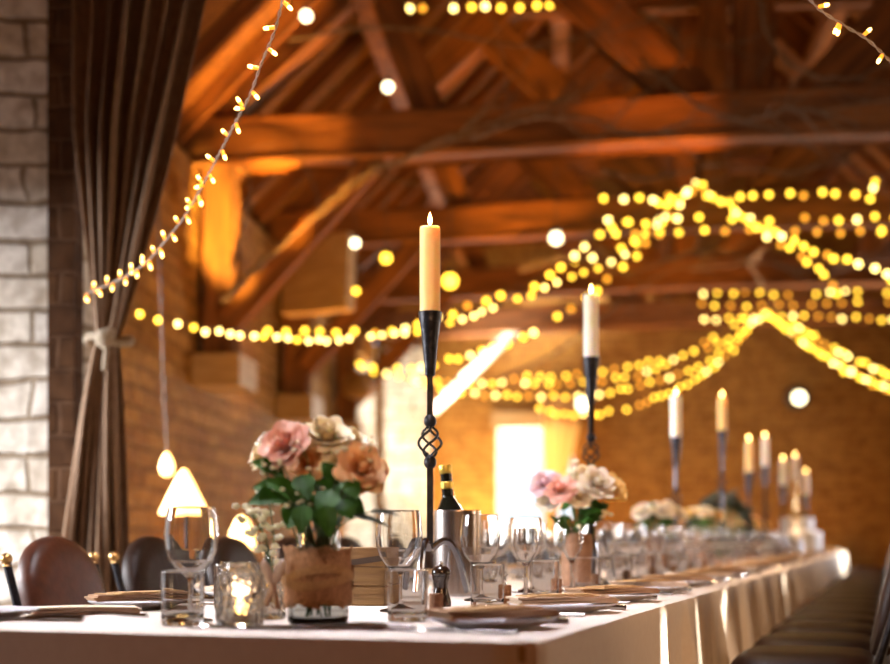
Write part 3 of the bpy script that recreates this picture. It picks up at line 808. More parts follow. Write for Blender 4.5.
# ------------------------------------------------------------------ flowers
def petal(mb, ang, r0, h, w, open_, curl, zc, rr):
    nu, nv = 7, 6; ca, sa = math.cos(ang), math.sin(ang)
    def f(a, b):
        s = a*2-1; t_ = b
        wd = w*(.42+.58*math.sin(PI/2*min(1,1.35*t_)))*(1-.12*t_**5); t_ = t_*(1-.24*s*s*t_)
        rad = r0+h*(math.sin(open_)*t_+curl*t_**3)-.35*w*s*s*(1-.4*t_)+.0
        z = zc+h*(math.cos(open_)*t_-curl*.35*t_**4)-.08*h*s*s*t_
        tan = s*wd
        rad += rr*math.sin(3*s+ang)*.0012
        return Vector((rad*ca-tan*sa, rad*sa+tan*ca, z))
    mb.grid(f, nu, nv)
def rose_meshes(R, seed, lay=((3,.02,.95),(4,.22,1.0),(5,.45,1.06),(6,.75,1.08),(7,1.10,1.05),(7,1.5,.95))):
    r = random.Random(seed); mb = MB()
    mb.sphere((0,0,R*.55), R*.30, 8, 6, (1,1,1.5))
    for li, (n, op, hs) in enumerate(lay):
        for i in range(n):
            a = 2*PI*i/n+li*.7+r.uniform(-.15,.15)
            petal(mb, a, R*(.13+.05*li), R*1.05*hs*r.uniform(.92,1.06), R*(.44+.065*li), op*.78+r.uniform(-.08,.08), .04+.09*li*.6, R*(.10-.02*li), r.uniform(-1,1))
    g = MB()
    for i in range(5):
        a = 2*PI*i/5; g.grid(lambda s,t_,a=a: Vector((math.cos(a)*R*.75*t_-math.sin(a)*(s-.5)*R*.35*(1-t_), math.sin(a)*R*.75*t_+math.cos(a)*(s-.5)*R*.35*(1-t_), R*(.0+.12*t_*t_))), 3, 5)
    g.sphere((0,0,-R*.08), R*.2, 8, 6)
    return mb, g
ROSE = {}
for key in ('pinkrose','peachrose','creamrose','whiterose','yellowrose','blossompink'):
    a, g = rose_meshes(.03, hash(key) % 7 if 0 else len(key))
    ROSE[key] = a.mesh('bloom', M[key])
SEP = rose_meshes(.03, 1)[1].mesh('sepals', M['stem'])
def rose(key, pos, dirv, scale, foot, label, group=None):
    pos = Vector(pos); t = thing('rose', label, 'flower', pos, 0, group)
    q = Vector(dirv).normalized().to_track_quat('Z', 'Y')
    o = bpy.data.objects.new('bloom', ROSE[key]); COL.objects.link(o); o.parent = t; o.rotation_euler = q.to_euler(); o.scale = (scale,)*3
    s = bpy.data.objects.new('sepals', SEP); COL.objects.link(s); s.parent = t; s.rotation_euler = q.to_euler(); s.scale = (scale,)*3
    ft = Vector(foot)-pos; dn = -Vector(dirv).normalized()*.03
    mb = MB(); pts = []
    for i in range(9):
        x = i/8; pts.append(dn*3*x*(1-x)**2+ft*(3*x*x*(1-x)*.55+x**3))
    mb.tube(pts, .0016, 6); mb.build('stem', M['stem'], t)
    return t
def leaf_mesh(mb, base, tip, wid, droop=.2, nrm=(0,0,1)):
    base = Vector(base); tip = Vector(tip); d = tip-base; L = d.length; d.normalize()
    side = d.cross(Vector(nrm)); 
    if side.length < .1: side = d.cross(Vector((1,0,0)))
    side.normalize(); up = side.cross(d)
    def f(a, b):
        s = a*2-1; w = wid*(math.sin(PI*min(1,b**.75)))**.8*(1-.15*b)
        return base+d*L*b+side*s*w+up*(abs(s)*w*.25-droop*L*(b-.5)**2+droop*L*.25+.06*w*math.sin(b*14)*abs(s))
    mb.grid(f, 7, 9)
def sprig(base, top, n, seed, label, size=.0035, group=None, m='blossom', sm='stem', spread=.035):
    r = random.Random(seed); base = Vector(base); top = Vector(top)
    t = thing('blossom_sprig', label, 'flower sprig', base, 0, group); d = top-base
    st = MB(); bl = MB()
    mid = d*.5+Vector((r.uniform(-.01,.01),r.uniform(-.01,.01),.01))
    st.tube([Vector((0,0,0)), mid, d], [.0014,.0011,.0007], 5)
    for i in range(n):
        a = d*r.uniform(.55,1.0); e = a+Vector((r.uniform(-1,1),r.uniform(-1,1),r.uniform(-.3,1)))*spread
        st.tube([a, a.lerp(e,.5)+Vector((0,0,.003)), e], .0005, 4)
        for q in range(5):
            an = q*2*PI/5; bl.sphere(e+Vector((math.cos(an),math.sin(an)*.6,math.sin(an)*.6))*size*.7, size*.62, 6, 4)
        bl.sphere(e, size*.5, 6, 4)
    st.build('stems', M[sm], t); bl.build('blossoms', M[m], t); return t
def leafspray(base, leaves, label, m='leaf', group=None):
    base = Vector(base); t = thing('leafy_stem', label, 'foliage', base, 0, group)
    st = MB()
    for (b_, tip, w) in leaves:
        b_ = Vector(b_); tip = Vector(tip)
        st.tube([Vector((0,0,0)), (b_-base)*.5+Vector((0,0,.01)), b_-base], .0014, 5)
        lf = MB(); nr = Vector((b_.x-base.x, -.6, .5)); leaf_mesh(lf, b_-base, tip-base, w, .22, nr); lf.build('leaf', M[m], t)
    st.build('stem', M['stem'], t); return t
def solidify_leafs(): pass

# burlap jar (foreground)
JD = 2.27; jp = P(318, HZ, JD); jp.z = TZ
jt = thing('flower_jar', 'glass jar wrapped in brown burlap holding the foreground bouquet', 'jar', jp)
b = MB(); b.lathe([(0,0),(.044,0),(.048,.003),(.0495,.010),(.0495,.098),(.046,.112),(.036,.124),(.0335,.128),(.0335,.150),(.035,.151),(.035,.154),(.0325,.155),(.0315,.150),(.0315,.128),(.034,.122),(.0435,.110),(.047,.097),(.047,.012),(.042,.008),(0,.007)], 40); b.build('glass_jar', M['jarglass'], jt)
b = MB(); NW = 72
def wrapf(a, z_, ro): 
    an = a*2*PI; return Vector((ro*math.cos(an), ro*math.sin(an), z_))
rr0 = .0512; rows = []
for j in range(8):
    for i in range(NW):
        a = i/NW; zz = .030+(j/7)*.093
        if j == 0: zz += .003*math.sin(a*40)+.002*math.sin(a*97)
        if j == 7: zz += .003*math.sin(a*33+1)+.002*math.sin(a*80)
        fr = rr0+.0022*math.sin(a*38+j*.6)*(1 if j in (0,1,6,7) else .4)+(.004 if j == 7 else 0)+.001
        rows.append(wrapf(a, zz, fr))
b.add(rows, [(j*NW+i, j*NW+(i+1)%NW, (j+1)*NW+(i+1)%NW, (j+1)*NW+i) for j in range(7) for i in range(NW)])
o = b.build('burlap_wrap', M['burlap'], jt); md = o.modifiers.new('t','SOLIDIFY'); md.thickness = .0015; md.offset = 1
b = MB()
for (zc_, amp, ph) in ((.078,.012,0.3),(.072,-.010,1.2)):
    pts1 = []; n = 48
    rows = []
    for j in (0,1,2):
        for i in range(n):
            a = 2*PI*i/n; z_ = zc_+amp*math.sin(a*1.5+ph)+(j-1)*.007
            ro = .0572+(.001 if j == 1 else 0)+(.0012 if amp > 0 else 0); rows.append(Vector((ro*math.cos(a), ro*math.sin(a), z_)))
    b.add(rows, [(j*n+i, j*n+(i+1)%n, (j+1)*n+(i+1)%n, (j+1)*n+i) for j in range(2) for i in range(n-1)])
b.build('ribbon_band', M['jute'], jt)
b = MB()
bc = Vector((-.068,-.034,.062)); bc2 = bc
for (dx, dz, an_) in ((-.010,.022,.3),(.009,.024,-.35)):
    b.sphere(bc+Vector((dx, -.002, dz)), .021, 14, 10, (.38,.28,1), Matrix.Rotation(-an_, 4, 'Y'))
for (dx, dz) in ((-.012,-.032),(.008,-.036)):
    b.grid(lambda a, t_, dx=dx, dz=dz: bc+Vector((dx*a+ (t_-.5)*.010, -.006-.003*math.sin(a*3), dz*a)), 7, 3)
b.sphere(bc+Vector((0,-.003,0)), .006, 10, 6)
o = b.build('bow', M['bow'], jt); md = o.modifiers.new('t','SOLIDIFY'); md.thickness = .0012
o['label'] = 'pale ribbon bow'
jc = jp+Vector((0,0,.012))
rl = [('pinkrose',287,443,2.24,(-.5,-.85,.55),.98,'dusky pink rose on the left of the foreground bouquet'),
      ('creamrose',326,436,2.27,(.1,-.65,.85),1.0,'cream and peach rose at the top of the foreground bouquet'),
      ('peachrose',360,467,2.22,(.35,-.9,.45),1.0,'large peach rose on the right of the foreground bouquet'),
      ('creamrose',264,453,2.27,(-.8,-.4,.5),.62,'small cream rosebud at the left edge of the foreground bouquet'),
      ('creamrose',350,440,2.33,(.5,-.4,.8),.75,'small cream rose behind the large peach rose'),
      ('peachrose',308,462,2.26,(.1,-.8,.5),.72,'peach rose low in the middle of the foreground bouquet'),
      ('creamrose',340,462,2.25,(.1,-.8,.6),.72,'small cream rose between the top rose and the large peach rose'),
      ('whiterose',270,440,2.31,(-.6,-.3,.8),.6,'pale half hidden rosebud behind the dusky pink rose'),
      ('yellowrose',333,448,2.32,(0,-.2,1),.8,'golden rose deep in the middle of the foreground bouquet'),
      ('whiterose',306,441,2.30,(0,-.5,.8),.72,'small pale rose between the pink and cream roses')]
for i, (key, px, py, d, dv, s, l) in enumerate(rl):
    rose(key, P(px, py+4, d), dv, s, jc+Vector((.02*math.cos(i*1.7),.02*math.sin(i*1.7),0)), l)
leafspray(jc+Vector((0,0,.10)), [(P(285,478,2.24),P(250,462,2.2),.022),(P(292,495,2.22),P(247,505,2.18),.024),(P(300,500,2.2),P(262,480,2.17),.022),(P(300,505,2.2),P(288,530,2.15),.024),(P(285,490,2.22),P(252,488,2.22),.02)], 'broad dark green leaves on the left of the foreground bouquet')
leafspray(jc+Vector((.01,0,.10)), [(P(352,500,2.24),P(377,482,2.2),.019),(P(340,500,2.2),P(352,520,2.18),.022),(P(330,490,2.2),P(322,520,2.16),.022),(P(320,480,2.24),P(338,500,2.2),.022),(P(335,485,2.28),P(350,505,2.28),.024),(P(310,495,2.26),P(318,525,2.22),.026),(P(318,470,2.3),P(330,500,2.3),.026),(P(300,480,2.3),P(296,520,2.3),.026),(P(340,495,2.3),P(365,520,2.3),.02),(P(305,505,2.16),P(300,535,2.14),.018),(P(325,505,2.16),P(330,537,2.15),.018),(P(335,480,2.2),P(322,462,2.2),.016),(P(300,475,2.2),P(310,500,2.17),.02),(P(345,480,2.2),P(358,500,2.17),.018)], 'green leaves on the right and middle of the foreground bouquet')
leafspray(jc+Vector((.01,0,.12)), [(P(352,515,2.22),P(392,528,2.18),.006),(P(368,512,2.22),P(400,516,2.18),.006)], 'thin pointed leaves reaching towards the large wine glass', m='darkleaf')
sprig(jc+Vector((0,0,.1)), P(309,425,2.27), 9, 1, 'brown seed sprig sticking up from the foreground bouquet', .0016, m='twigstem', sm='twigstem', spread=.03)
sprig(jc+Vector((0,0,.1)), P(316,417,2.25), 2, 2, 'single white blossom at the very top of the foreground bouquet', .007, spread=.006)
sprig(jc+Vector((0,0,.1)), P(372,440,2.28), 6, 3, 'dark seed sprig on the right of the foreground bouquet', .002, m='twigstem', sm='twigstem', spread=.022)
sprig(jc+Vector((0,0,.1)), P(288,490,2.17), 7, 4, 'white blossom cluster over the left leaves of the foreground bouquet', .0032, spread=.02)
for i, (px, py) in enumerate(((262,476),(283,466),(306,455),(345,456),(372,448),(258,462))):
    sprig(jc+Vector((0,0,.1)), P(px, py, 2.21), 7, 60+i, ['pale blossom sprig at the left edge of the foreground bouquet','pale blossom sprig under the dusky pink rose','pale blossom sprig in the middle of the foreground bouquet','pale blossom sprig left of the large peach rose','pale blossom sprig above the large peach rose','pale blossom sprig beside the small cream rosebud'][i], .0036, m='blossom' if i % 2 else 'creamrose', spread=.026)
# little bottle vase with white blossoms
vp = P(272, HZ, 2.40); vp.z = TZ
t = thing('bottle_vase', 'small clear glass bottle vase left of the burlap jar', 'vase', vp)
b = MB(); b.lathe([(0,0),(.021,0),(.0235,.003),(.024,.01),(.024,.068),(.0215,.08),(.0135,.092),(.0125,.098),(.0125,.120),(.0145,.121),(.0145,.126),(.012,.127),(.0108,.121),(.0108,.098),(.012,.091),(.02,.079),(.0222,.068),(.0222,.01),(.019,.006),(0,.005)], 32); b.build('glass_body', M['emboss'], t)
for i, (px, py) in enumerate(((252,512),(262,520),(258,545),(246,506),(270,505))):
    sprig(vp+Vector((0,0,.07)), P(px, py, 2.36), 8, 20+i, ['white blossom sprig leaning furthest left from the bottle vase','white blossom sprig in the middle of the bottle vase','low drooping blossom sprig of the bottle vase','yellow-white blossom sprig at the left tip above the bottle vase','white blossom sprig tucked under the bouquet leaves'][i], .0055, spread=.024)
# embossed candle jar
ep = P(240, HZ, 2.22); ep.z = TZ
t = thing('candle_jar', 'embossed clear glass jar glowing with a tealight', 'candle jar', ep)
prof = [(0,0),(.033,0),(.037,.003),(.038,.01)]
for i in range(1, 13): prof.append((.038+.0012*(i % 2), .010+i*.0055))
prof += [(.0375,.080),(.031,.086),(.0305,.098),(.032,.099),(.0295,.1005),(.0285,.098),(.029,.086),(.0352,.079),(.0352,.012),(.032,.006),(0,.005)]
b = MB(); b.lathe(prof, 48); b.build('glass_jar', M['emboss'], t)
t = thing('tealight', 'small lit tealight inside the embossed glass jar', 'tealight', ep+Vector((0,0,.0055)))
b = MB(); b.lathe([(0,0),(.019,0),(.0195,.015),(.0185,.015),(.018,.0125),(0,.0125)], 24); b.build('tin_cup', M['silver'], t)
b = MB(); b.lathe([(0,.011),(.0178,.011),(.0178,.0135),(0,.0135)], 24); b.build('wax', M['waxwhite'], t)
b = MB(); b.lathe([(0,.015),(.004,.019),(.0055,.026),(.004,.034),(.0015,.041),(0,.045)], 12); b.build('flame', M['flame'], t)
ld = bpy.data.lights.new('tealight_light', 'POINT'); ld.energy = .9; ld.color = (1,.72,.45); ld.shadow_soft_size = .012
lo = bpy.data.objects.new('tealight_light', ld); COL.objects.link(lo); lo.parent = t; lo.location = (0,0,.052)

# further bouquets
def bouquet(px, d, name_, specs, leafn, potr, poth, seed, top, labelpot, where, kpot='pot'):
    r = random.Random(seed); p0 = P(px, HZ, d); p0.z = TZ
    t = thing('flower_pot', labelpot, 'pot', p0)
    b = MB(); b.lathe([(0,0),(potr*.85,0),(potr*.9,.003),(potr,.02),(potr,poth-.02),(potr*.92,poth),(potr*.86,poth),(potr*.9,poth-.02),(potr*.88,.012),(0,.01)], 28); b.build('pot_body', M[kpot], t)
    for i, (key, dx, dz, dy, s, l, g) in enumerate(specs):
        pos = p0+Vector((dx, dy, dz)); dv = Vector((dx*4, -.6+dy*3, .7))
        rose(key, pos, dv, s, p0+Vector((dx*.12, dy*.1, .02)), l, g)
    lv = []
    for i in range(leafn):
        a = r.uniform(0, 2*PI); rr_ = r.uniform(.03,.06)
        b_ = p0+Vector((math.cos(a)*rr_*.5, math.sin(a)*rr_*.5, poth+r.uniform(0,.11)))
        lv.append((b_, b_+Vector((math.cos(a)*rr_*1.1, math.sin(a)*rr_*.9-.01, r.uniform(-.02,.05))), r.uniform(.012,.022)))
    leafspray(p0+Vector((0,0,poth-.03)), lv, f'green leaves {where}')
    return p0
p2 = bouquet(577, 4.0, 'b2', [
    ('blossompink',-.088,.285,-.03,1.1,'pale lilac pink rose at the left of the second bouquet',None),
    ('pinkrose',-.052,.268,-.06,1.1,'blush rose low on the left of the second bouquet',None),
    ('whiterose',.048,.285,-.05,1.3,'large white rose right of centre in the second bouquet',None),
    ('yellowrose',.082,.272,-.03,1.3,'golden rose at the right edge of the second bouquet',None),
    ('creamrose',.03,.305,.02,1.1,'cream rose at the top of the second bouquet',None),
    ('creamrose',.0,.25,-.06,.95,'small cream rose low in the middle of the second bouquet',None),
    ('whiterose',-.085,.235,-.04,.8,'small white rose at the lower left of the second bouquet',None)], 34, .045, .15, 5, 0, 'brown pot of the second bouquet behind the wine glasses', 'of the second bouquet behind the wine glasses')
sprig(p2+Vector((0,0,.12)), p2+Vector((.0,0,.36)), 12, 31, 'pale blossom spike rising from the second bouquet', .008, spread=.03)
sprig(p2+Vector((0,0,.12)), p2+Vector((.06,-.05,.22)), 10, 32, 'tiny white blossoms low on the second bouquet', .006, spread=.04)
def ring(keys, n, R, z0, z1, seed, s, label, group):
    r = random.Random(seed); out = []
    for i in range(n):
        a = 2*PI*i/n+r.uniform(-.3,.3); rr_ = R*r.uniform(.35,1)
        out.append((keys[i % len(keys)], math.cos(a)*rr_, z0+(z1-z0)*(1-rr_/R*.6)*r.uniform(.7,1), math.sin(a)*rr_, s*r.uniform(.85,1.15), label, group))
    return out
bouquet(656, 6.0, 'b3', ring(['whiterose'],18,.10,.20,.31,8,.72,'white rose in the round third bouquet','white roses of the third bouquet'), 34, .05, .15, 6, 0, 'pot of the round white rose bouquet', 'under the round white rose bouquet')
bouquet(700, 7.8, 'b4', ring(['yellowrose','creamrose'],15,.16,.20,.32,9,.8,'yellow rose in the low fourth bouquet','yellow roses of the fourth bouquet'), 34, .07, .16, 7, 0, 'pot of the low yellow bouquet', 'under the low yellow bouquet')
bouquet(745, 9.4, 'b5', ring(['yellowrose','peachrose'],12,.18,.17,.28,12,.8,'golden rose in the bouquet before the white cake','golden roses before the white cake'), 40, .08, .14, 9, 0, 'pot of the bouquet in front of the white cake', 'of the bouquet in front of the white cake')
# dark drooping leaves
r = random.Random(44); p0 = P(722, HZ, 8.3); p0.z = TZ+.01
lv = []
for i in range(96):
    s = r.uniform(-1, .8); x = s*.19; z = (.41-.20*abs(s)**1.6)*r.uniform(.72,1)
    b_ = p0+Vector((x, .02*r.uniform(-1,1), z)); lv.append((b_, b_+Vector((.07*(1 if s > 0 else -1)*r.uniform(.4,1), r.uniform(-.03,.03), r.uniform(-.06,.02))), r.uniform(.016,.03)))
p0.z = TZ
leafspray(p0, lv, 'dark drooping leaf arrangement arching over the far table', m='darkleaf')
# white cake
p0 = P(797, HZ, 11.8); p0.z = TZ
t = thing('cake', 'large white iced cake with green leaves near the far end', 'cake', p0)
b = MB(); b.lathe([(0,0),(.23,0),(.235,.01),(.235,.015),(0,.016)], 40); b.build('cake_board', M['silver'], t)
b = MB(); b.lathe([(0,.017),(.20,.017),(.205,.03),(.205,.175),(.195,.19),(.14,.194),(.137,.198),(.137,.295),(.128,.31),(0,.312)], 48); b.build('icing', M['frost'], t)
b = MB(); r = random.Random(4)
for i in range(14):
    a = r.uniform(0,6.28); rr_ = r.uniform(.0,.08); b_ = Vector((math.cos(a)*rr_, math.sin(a)*rr_, .316)); leaf_mesh(b, b_, b_+Vector((math.cos(a)*.05, math.sin(a)*.05, .02)), .015)
b.build('leaf_topping', M['leaf'], t)

# ------------------------------------------------------------------ glowing lamps behind the chairs
lp = P(184, 507, 6.4)
t = thing('floor_lamp', 'glowing cone shaped lamp behind the first wine glass', 'lamp', (lp.x, lp.y, 0))
b = MB(); b.lathe([(0,.0),(.13,0),(.13,.02),(.02,.03),(.012,.05),(.012,1.0),(0,1.0)], 20); b.build('stand', M['iron'], t)
hz = 1.245
b = MB(); b.lathe([(.112,1.0),(.095,1.04),(.045,1.14),(.012,1.20),(0,1.205)], 24); b.build('shade', M['glowshade'], t)
t2 = thing('hanging_bulb', 'small glowing teardrop bulb just above the cone lamp', 'bulb', P(167,465,6.6))
b = MB(); b.lathe([(0,-.055),(.025,-.045),(.035,-.015),(.028,.02),(.012,.05),(0,.062)], 16); b.build('glow', M['glowshade'], t2)
b = MB(); b.tube([(0,0,.06),(-.02,0,.5),(-.05,0,1.6)], .004, 6); b.build('cord', M['darkwire'], t2)
lp = P(242, 522, 6.9)
t = thing('floor_lamp', 'low glowing lamp mostly hidden behind the third chair', 'lamp', (lp.x, lp.y, 0))
b = MB(); b.lathe([(0,.0),(.13,0),(.13,.02),(.02,.03),(.012,.05),(.012,.84),(0,.84)], 20); b.build('stand', M['iron'], t)
b = MB(); b.lathe([(.07,.84),(.055,.92),(.03,.98),(0,1.0)], 24); b.build('shade', M['glowshade'], t)

# ------------------------------------------------------------------ light strings
def cat_path(pts, step):
    """smooth polyline through pts (Catmull-Rom), resampled"""
    P_ = [pts[0]*2-pts[1]]+pts+[pts[-1]*2-pts[-2]]; out = []
    for i in range(1, len(P_)-2):
        for k in range(12):
            t = k/12; a,b,c,d = P_[i-1:i+3]
            out.append(.5*((2*b)+(c-a)*t+(2*a-5*b+4*c-d)*t*t+(3*b-a-3*c+d)*t**3))
    out.append(pts[-1]); return out
def spaced(path, step):
    res = []; acc = 0; last = path[0]; res.append((path[0], (path[1]-path[0]).normalized()))
    for q in path[1:]:
        seg = (q-last).length; dirn = (q-last).normalized() if seg > 0 else Vector((1,0,0)); pos = 0
        while acc+seg-pos >= step:
            pos += step-acc; acc = 0; res.append((last+dirn*pos, dirn))
        acc += seg-pos; last = q
    return res
b = MB(); b.sphere((0,0,-.018), .021, 10, 8); FAR = [b.mesh('bulb', M[k]) for k in ('bulb_far','bulb_far','bulb_far','bulb_pale','bulb_dim')]
b = MB(); b.sphere((0,0,-.014), .016, 10, 8); SM = [b.mesh('bulb', M[k]) for k in ('bulb_pale','bulb_far','bulb_pale','bulb_pale','bulb_far')]
b = MB(); b.lathe([(0,.0),(.0040,.001),(.0044,.004),(.0044,.013),(.0036,.0135),(0,.0135)], 10)
b.cur = 1; b.lathe([(.0040,.0135),(.0044,.016),(.0042,.021),(.0028,.0245),(0,.0255)], 10); NEAR = b.mesh('bulb', [M['bulb_base'], M['bulb_tip']])
def string(label, pts, step, kinds, seed, wire='darkwire', wr=.0035, near=False, jitter=.02, skip=.06):
    r = random.Random(seed); W = [P(*p) for p in pts]; path = cat_path(W, step)
    t = thing('fairy_light_string', label, 'string lights', W[0])
    b = MB()
    if near:
        for ph in (0, PI):
            pp = []; s_ = 0
            fine = spaced(path, .008)
            for i, (q, dn) in enumerate(fine):
                a = i*.9+ph; n1 = dn.orthogonal().normalized(); n2 = dn.cross(n1)
                pp.append(q-W[0]+(n1*math.cos(a)+n2*math.sin(a))*.0022)
            b.tube(pp, .0017, 5)
    else: b.tube([q-W[0] for q in path], wr, 6)
    b.build('cable', M[wire], t)
    for i, (q, dn) in enumerate(spaced(path, step)[1:]):
        if r.random() < skip: continue
        if near:
            o = bpy.data.objects.new('bulb', NEAR); n1 = dn.orthogonal().normalized(); n2 = dn.cross(n1)
            sgn = 1 if i % 2 else -1
            a = r.uniform(-.6,.6); dv = Vector((dn.z,0,-dn.x)).normalized()*sgn*1.0+Vector((0,r.uniform(-.3,.3),r.uniform(-.5,.15)))+dn*r.uniform(-.4,.4)
            o.rotation_euler = dv.to_track_quat('Z','Y').to_euler(); o.location = q-W[0]+dv.normalized()*.002
            if r.random() < .3:
                COL.objects.link(o); o.parent = t
                o2 = bpy.data.objects.new('bulb', NEAR); dv2 = dv+Vector((0,0,-.8)); o2.rotation_euler = dv2.to_track_quat('Z','Y').to_euler(); o2.location = o.location+Vector((.003,0,-.003)); COL.objects.link(o2); o2.parent = t
                continue
        else:
            o = bpy.data.objects.new('bulb', r.choice(kinds)); o.location = q-W[0]+Vector((r.uniform(-1,1),r.uniform(-1,1),r.uniform(-1,.6)))*jitter
        COL.objects.link(o); o.parent = t
def L(*a): return list(a)
HB1 = (697,180,10.5); HB2 = (767,310,15.3)
string('close twisted light string swooping down to the curtain tieback', [(290,-22,2.9),(283,0,2.95),(275,30,3.0),(262,62,3.08),(250,95,3.15),(235,123,3.25),(216,160,3.4),(200,190,3.55),(184,217,3.7),(165,241,3.85),(145,263,4.05),(118,280,4.3),(86,293,4.55)], .062, None, 1, wire='wire', near=True, skip=0)
string('short close light string crossing the top right corner', [(800,-14,3.1),(818,8,3.1),(845,26,3.1),(868,40,3.1),(895,66,3.1)], .06, None, 2, wire='wire', near=True, skip=.3)
string('fairy light string leaving the curtain and rising to the upper hub', [(124,305,7.1),(143,311,7.2),(176,320,7.35),(212,328,7.6),(256,333,8.0),(330,337,8.7),(400,331,9.3),(445,322,9.6),(500,304,10),(560,280,10.2),(610,260,10.3),(655,225,10.4),HB1], .115, SM, 3, skip=.05, jitter=.012)
string('upper left fairy light string of the upper hub', [(212,324,9.2),(262,326,9.4),(330,330,9.6),(390,328,9.8),(440,314,10),(500,293,10.1),(550,273,10.2),(590,240,10.3),(640,212,10.4),HB1], .13, FAR, 4)
string('middle left fairy light string of the upper hub', [(345,360,12.0),(400,366,11.8),(455,356,11.5),(500,342,11.2),(540,325,11),(575,305,10.8),(615,270,10.7),(655,232,10.6),HB1], .125, FAR, 5)
string('inner left fairy light string of the upper hub', [(560,258,10.9),(600,252,10.8),(635,238,10.7),(665,208,10.6),HB1], .12, FAR, 6)
string('fairy light string right of the upper hub', [HB1,(725,200,10.2),(755,222,10),(785,236,9.8),(830,252,9.6),(870,264,9.5),(900,277,9.4)], .085, FAR, 7)
string('steep fairy light string right of the upper hub', [HB1,(738,210,10.6),(772,236,10.8),(802,255,11),(822,270,11.2),(838,292,11.4)], .125, FAR, 8)
string('topmost level fairy light string along the second tie beam', [(588,196,10.5),(640,197,10.5),(690,192,10.5),(745,194,10.5),(800,192,10.5),(850,190,10.5),(895,180,10.5)], .125, FAR, 9)
string('second level fairy light string along the second tie beam', [(590,216,10.55),(650,220,10.55),(700,212,10.55),(750,216,10.55),(820,216,10.55),(895,214,10.55)], .135, FAR, 10)
string('dim third level fairy light string along the second tie beam', [(592,229,10.6),(660,232,10.6),(740,226,10.6),(820,228,10.6),(895,226,10.6)], .17, [FAR[4],FAR[4],FAR[0]], 11)
string('upper left fairy light string of the lower hub', [(500,376,14.5),(560,373,14.6),(620,366,14.8),(670,355,15),(710,345,15.1),(740,330,15.2),HB2], .14, FAR, 12)
string('long fairy light string from the left wall to the lower hub', [(348,362,13.2),(400,375,13.4),(460,381,13.8),(520,381,14.2),(580,380,14.5),(640,372,14.8),(690,350,15.1),(735,322,15.2),HB2], .135, FAR, 13)
string('second long fairy light string from the left to the lower hub', [(395,372,13.2),(450,388,13.6),(510,394,14),(570,394,14.3),(620,388,14.6),(670,375,14.9),(710,358,15.1),(745,330,15.2),HB2], .135, FAR, 14)
string('lowest left fairy light string of the lower hub', [(530,405,14),(560,412,14.1),(600,411,14.3),(640,402,14.5),(680,385,14.8),(710,368,15),(735,345,15.1),(750,322,15.2),HB2], .10, FAR, 15)
string('upper level fairy light string beside the lower hub', [(690,291,15.0),(740,290,15.0),(790,292,15.0),(840,290,15.0),(890,289,15.0)], .15, FAR, 16)
string('dim level fairy light string beside the lower hub', [(684,302,15.0),(740,303,15.0),(800,303,15.0),(895,300,15.0)], .17, [FAR[4],FAR[4],FAR[0]], 17)
string('lower level fairy light string beside the lower hub', [(692,318,15.0),(740,316,15.0),(790,314,15.0),(840,316,15.0),(895,317,15.0)], .135, FAR, 18)
string('upper right fairy light string of the lower hub', [HB2,(800,326,14.6),(830,345,14),(862,360,13.4),(900,376,12.8)], .11, FAR, 19)
string('lower right fairy light string of the lower hub', [HB2,(790,330,14.4),(815,347,13.6),(845,367,12.8),(870,379,12.2),(900,392,11.6)], .085, FAR, 20)
string('fairy light string running along the top edge of the frame', [(395,-4,9.2),(412,5,9.2),(436,6,9.2),(456,3,9.2),(480,4,9.2),(505,2,9.2),(530,4,9.2),(560,1,9.2),(590,-6,9.2)], .105, FAR, 21)
string('drooping fairy light string at the right edge under the tie beam', [(895,170,10.3),(873,182,10.35),(868,205,10.35),(880,232,10.35)], .14, FAR, 22)

# ------------------------------------------------------------------ globe bulbs
gl = [(388,87,8.3,.032,'round white bulb above the first tie beam',.25),(306,16,8.3,.034,'round white bulb near the top left of the roof',.3),
      (622,13,9.0,.024,'small round bulb near the top of the roof',.3),(556,238,10.4,.046,'round white bulb left of the upper light hub',.5),
      (583,404,12,.058,'large white bulb behind the second candlestick',1.6),(355,243,9.5,.032,'round white bulb beside the pale wooden box',.35),
      (386,258,10.2,.036,'amber bulb right of the pale wooden box',.5),(450,281,10.6,.055,'amber bulb just behind the foreground candle',.5),(356,291,9.5,.022,'small dim bulb under the one beside the wooden box',.2)]
for (px, py, d, r_, l, cl) in gl:
    p = P(px, py, d); t = thing('globe_bulb', l, 'light bulb', p)
    b = MB(); b.sphere((0,0,0), r_, 16, 10); b.build('glass_globe', M['bulb_far'] if 'amber' in l or 'dim' in l else M['globe'], t)
    b = MB(); b.lathe([(0,r_*.8),(r_*.5,r_*.85),(r_*.5,r_*1.6),(0,r_*1.7)], 12); b.build('socket', M['socket'], t)
    b = MB(); b.tube([(0,0,r_*1.6),(0,0,r_*1.6+cl)], .004, 6); b.build('cord', M['darkwire'], t)
p = B(PE-.02, 0, 0); q_ = qpx(797, PE-.05); zc = CAMZ+(HZ-401)/F*(PE)
t = thing('wall_lamp', 'round white wall lamp in a dark ring on the far brick wall', 'wall lamp', B(PE-.06, q_, zc), -BA)
b = MB(); b.lathe([(0,-.06),(.13,-.06),(.14,-.04),(.14,.0),(.12,.015),(0,.015)], 28, mtx=Matrix.Rotation(PI/2,3,'X')); b.build('housing', M['socket'], t)
b = MB(); b.sphere((.02,-.03,0), .075, 18, 10, (1,.6,1)); b.build('lens', M['globe'], t)
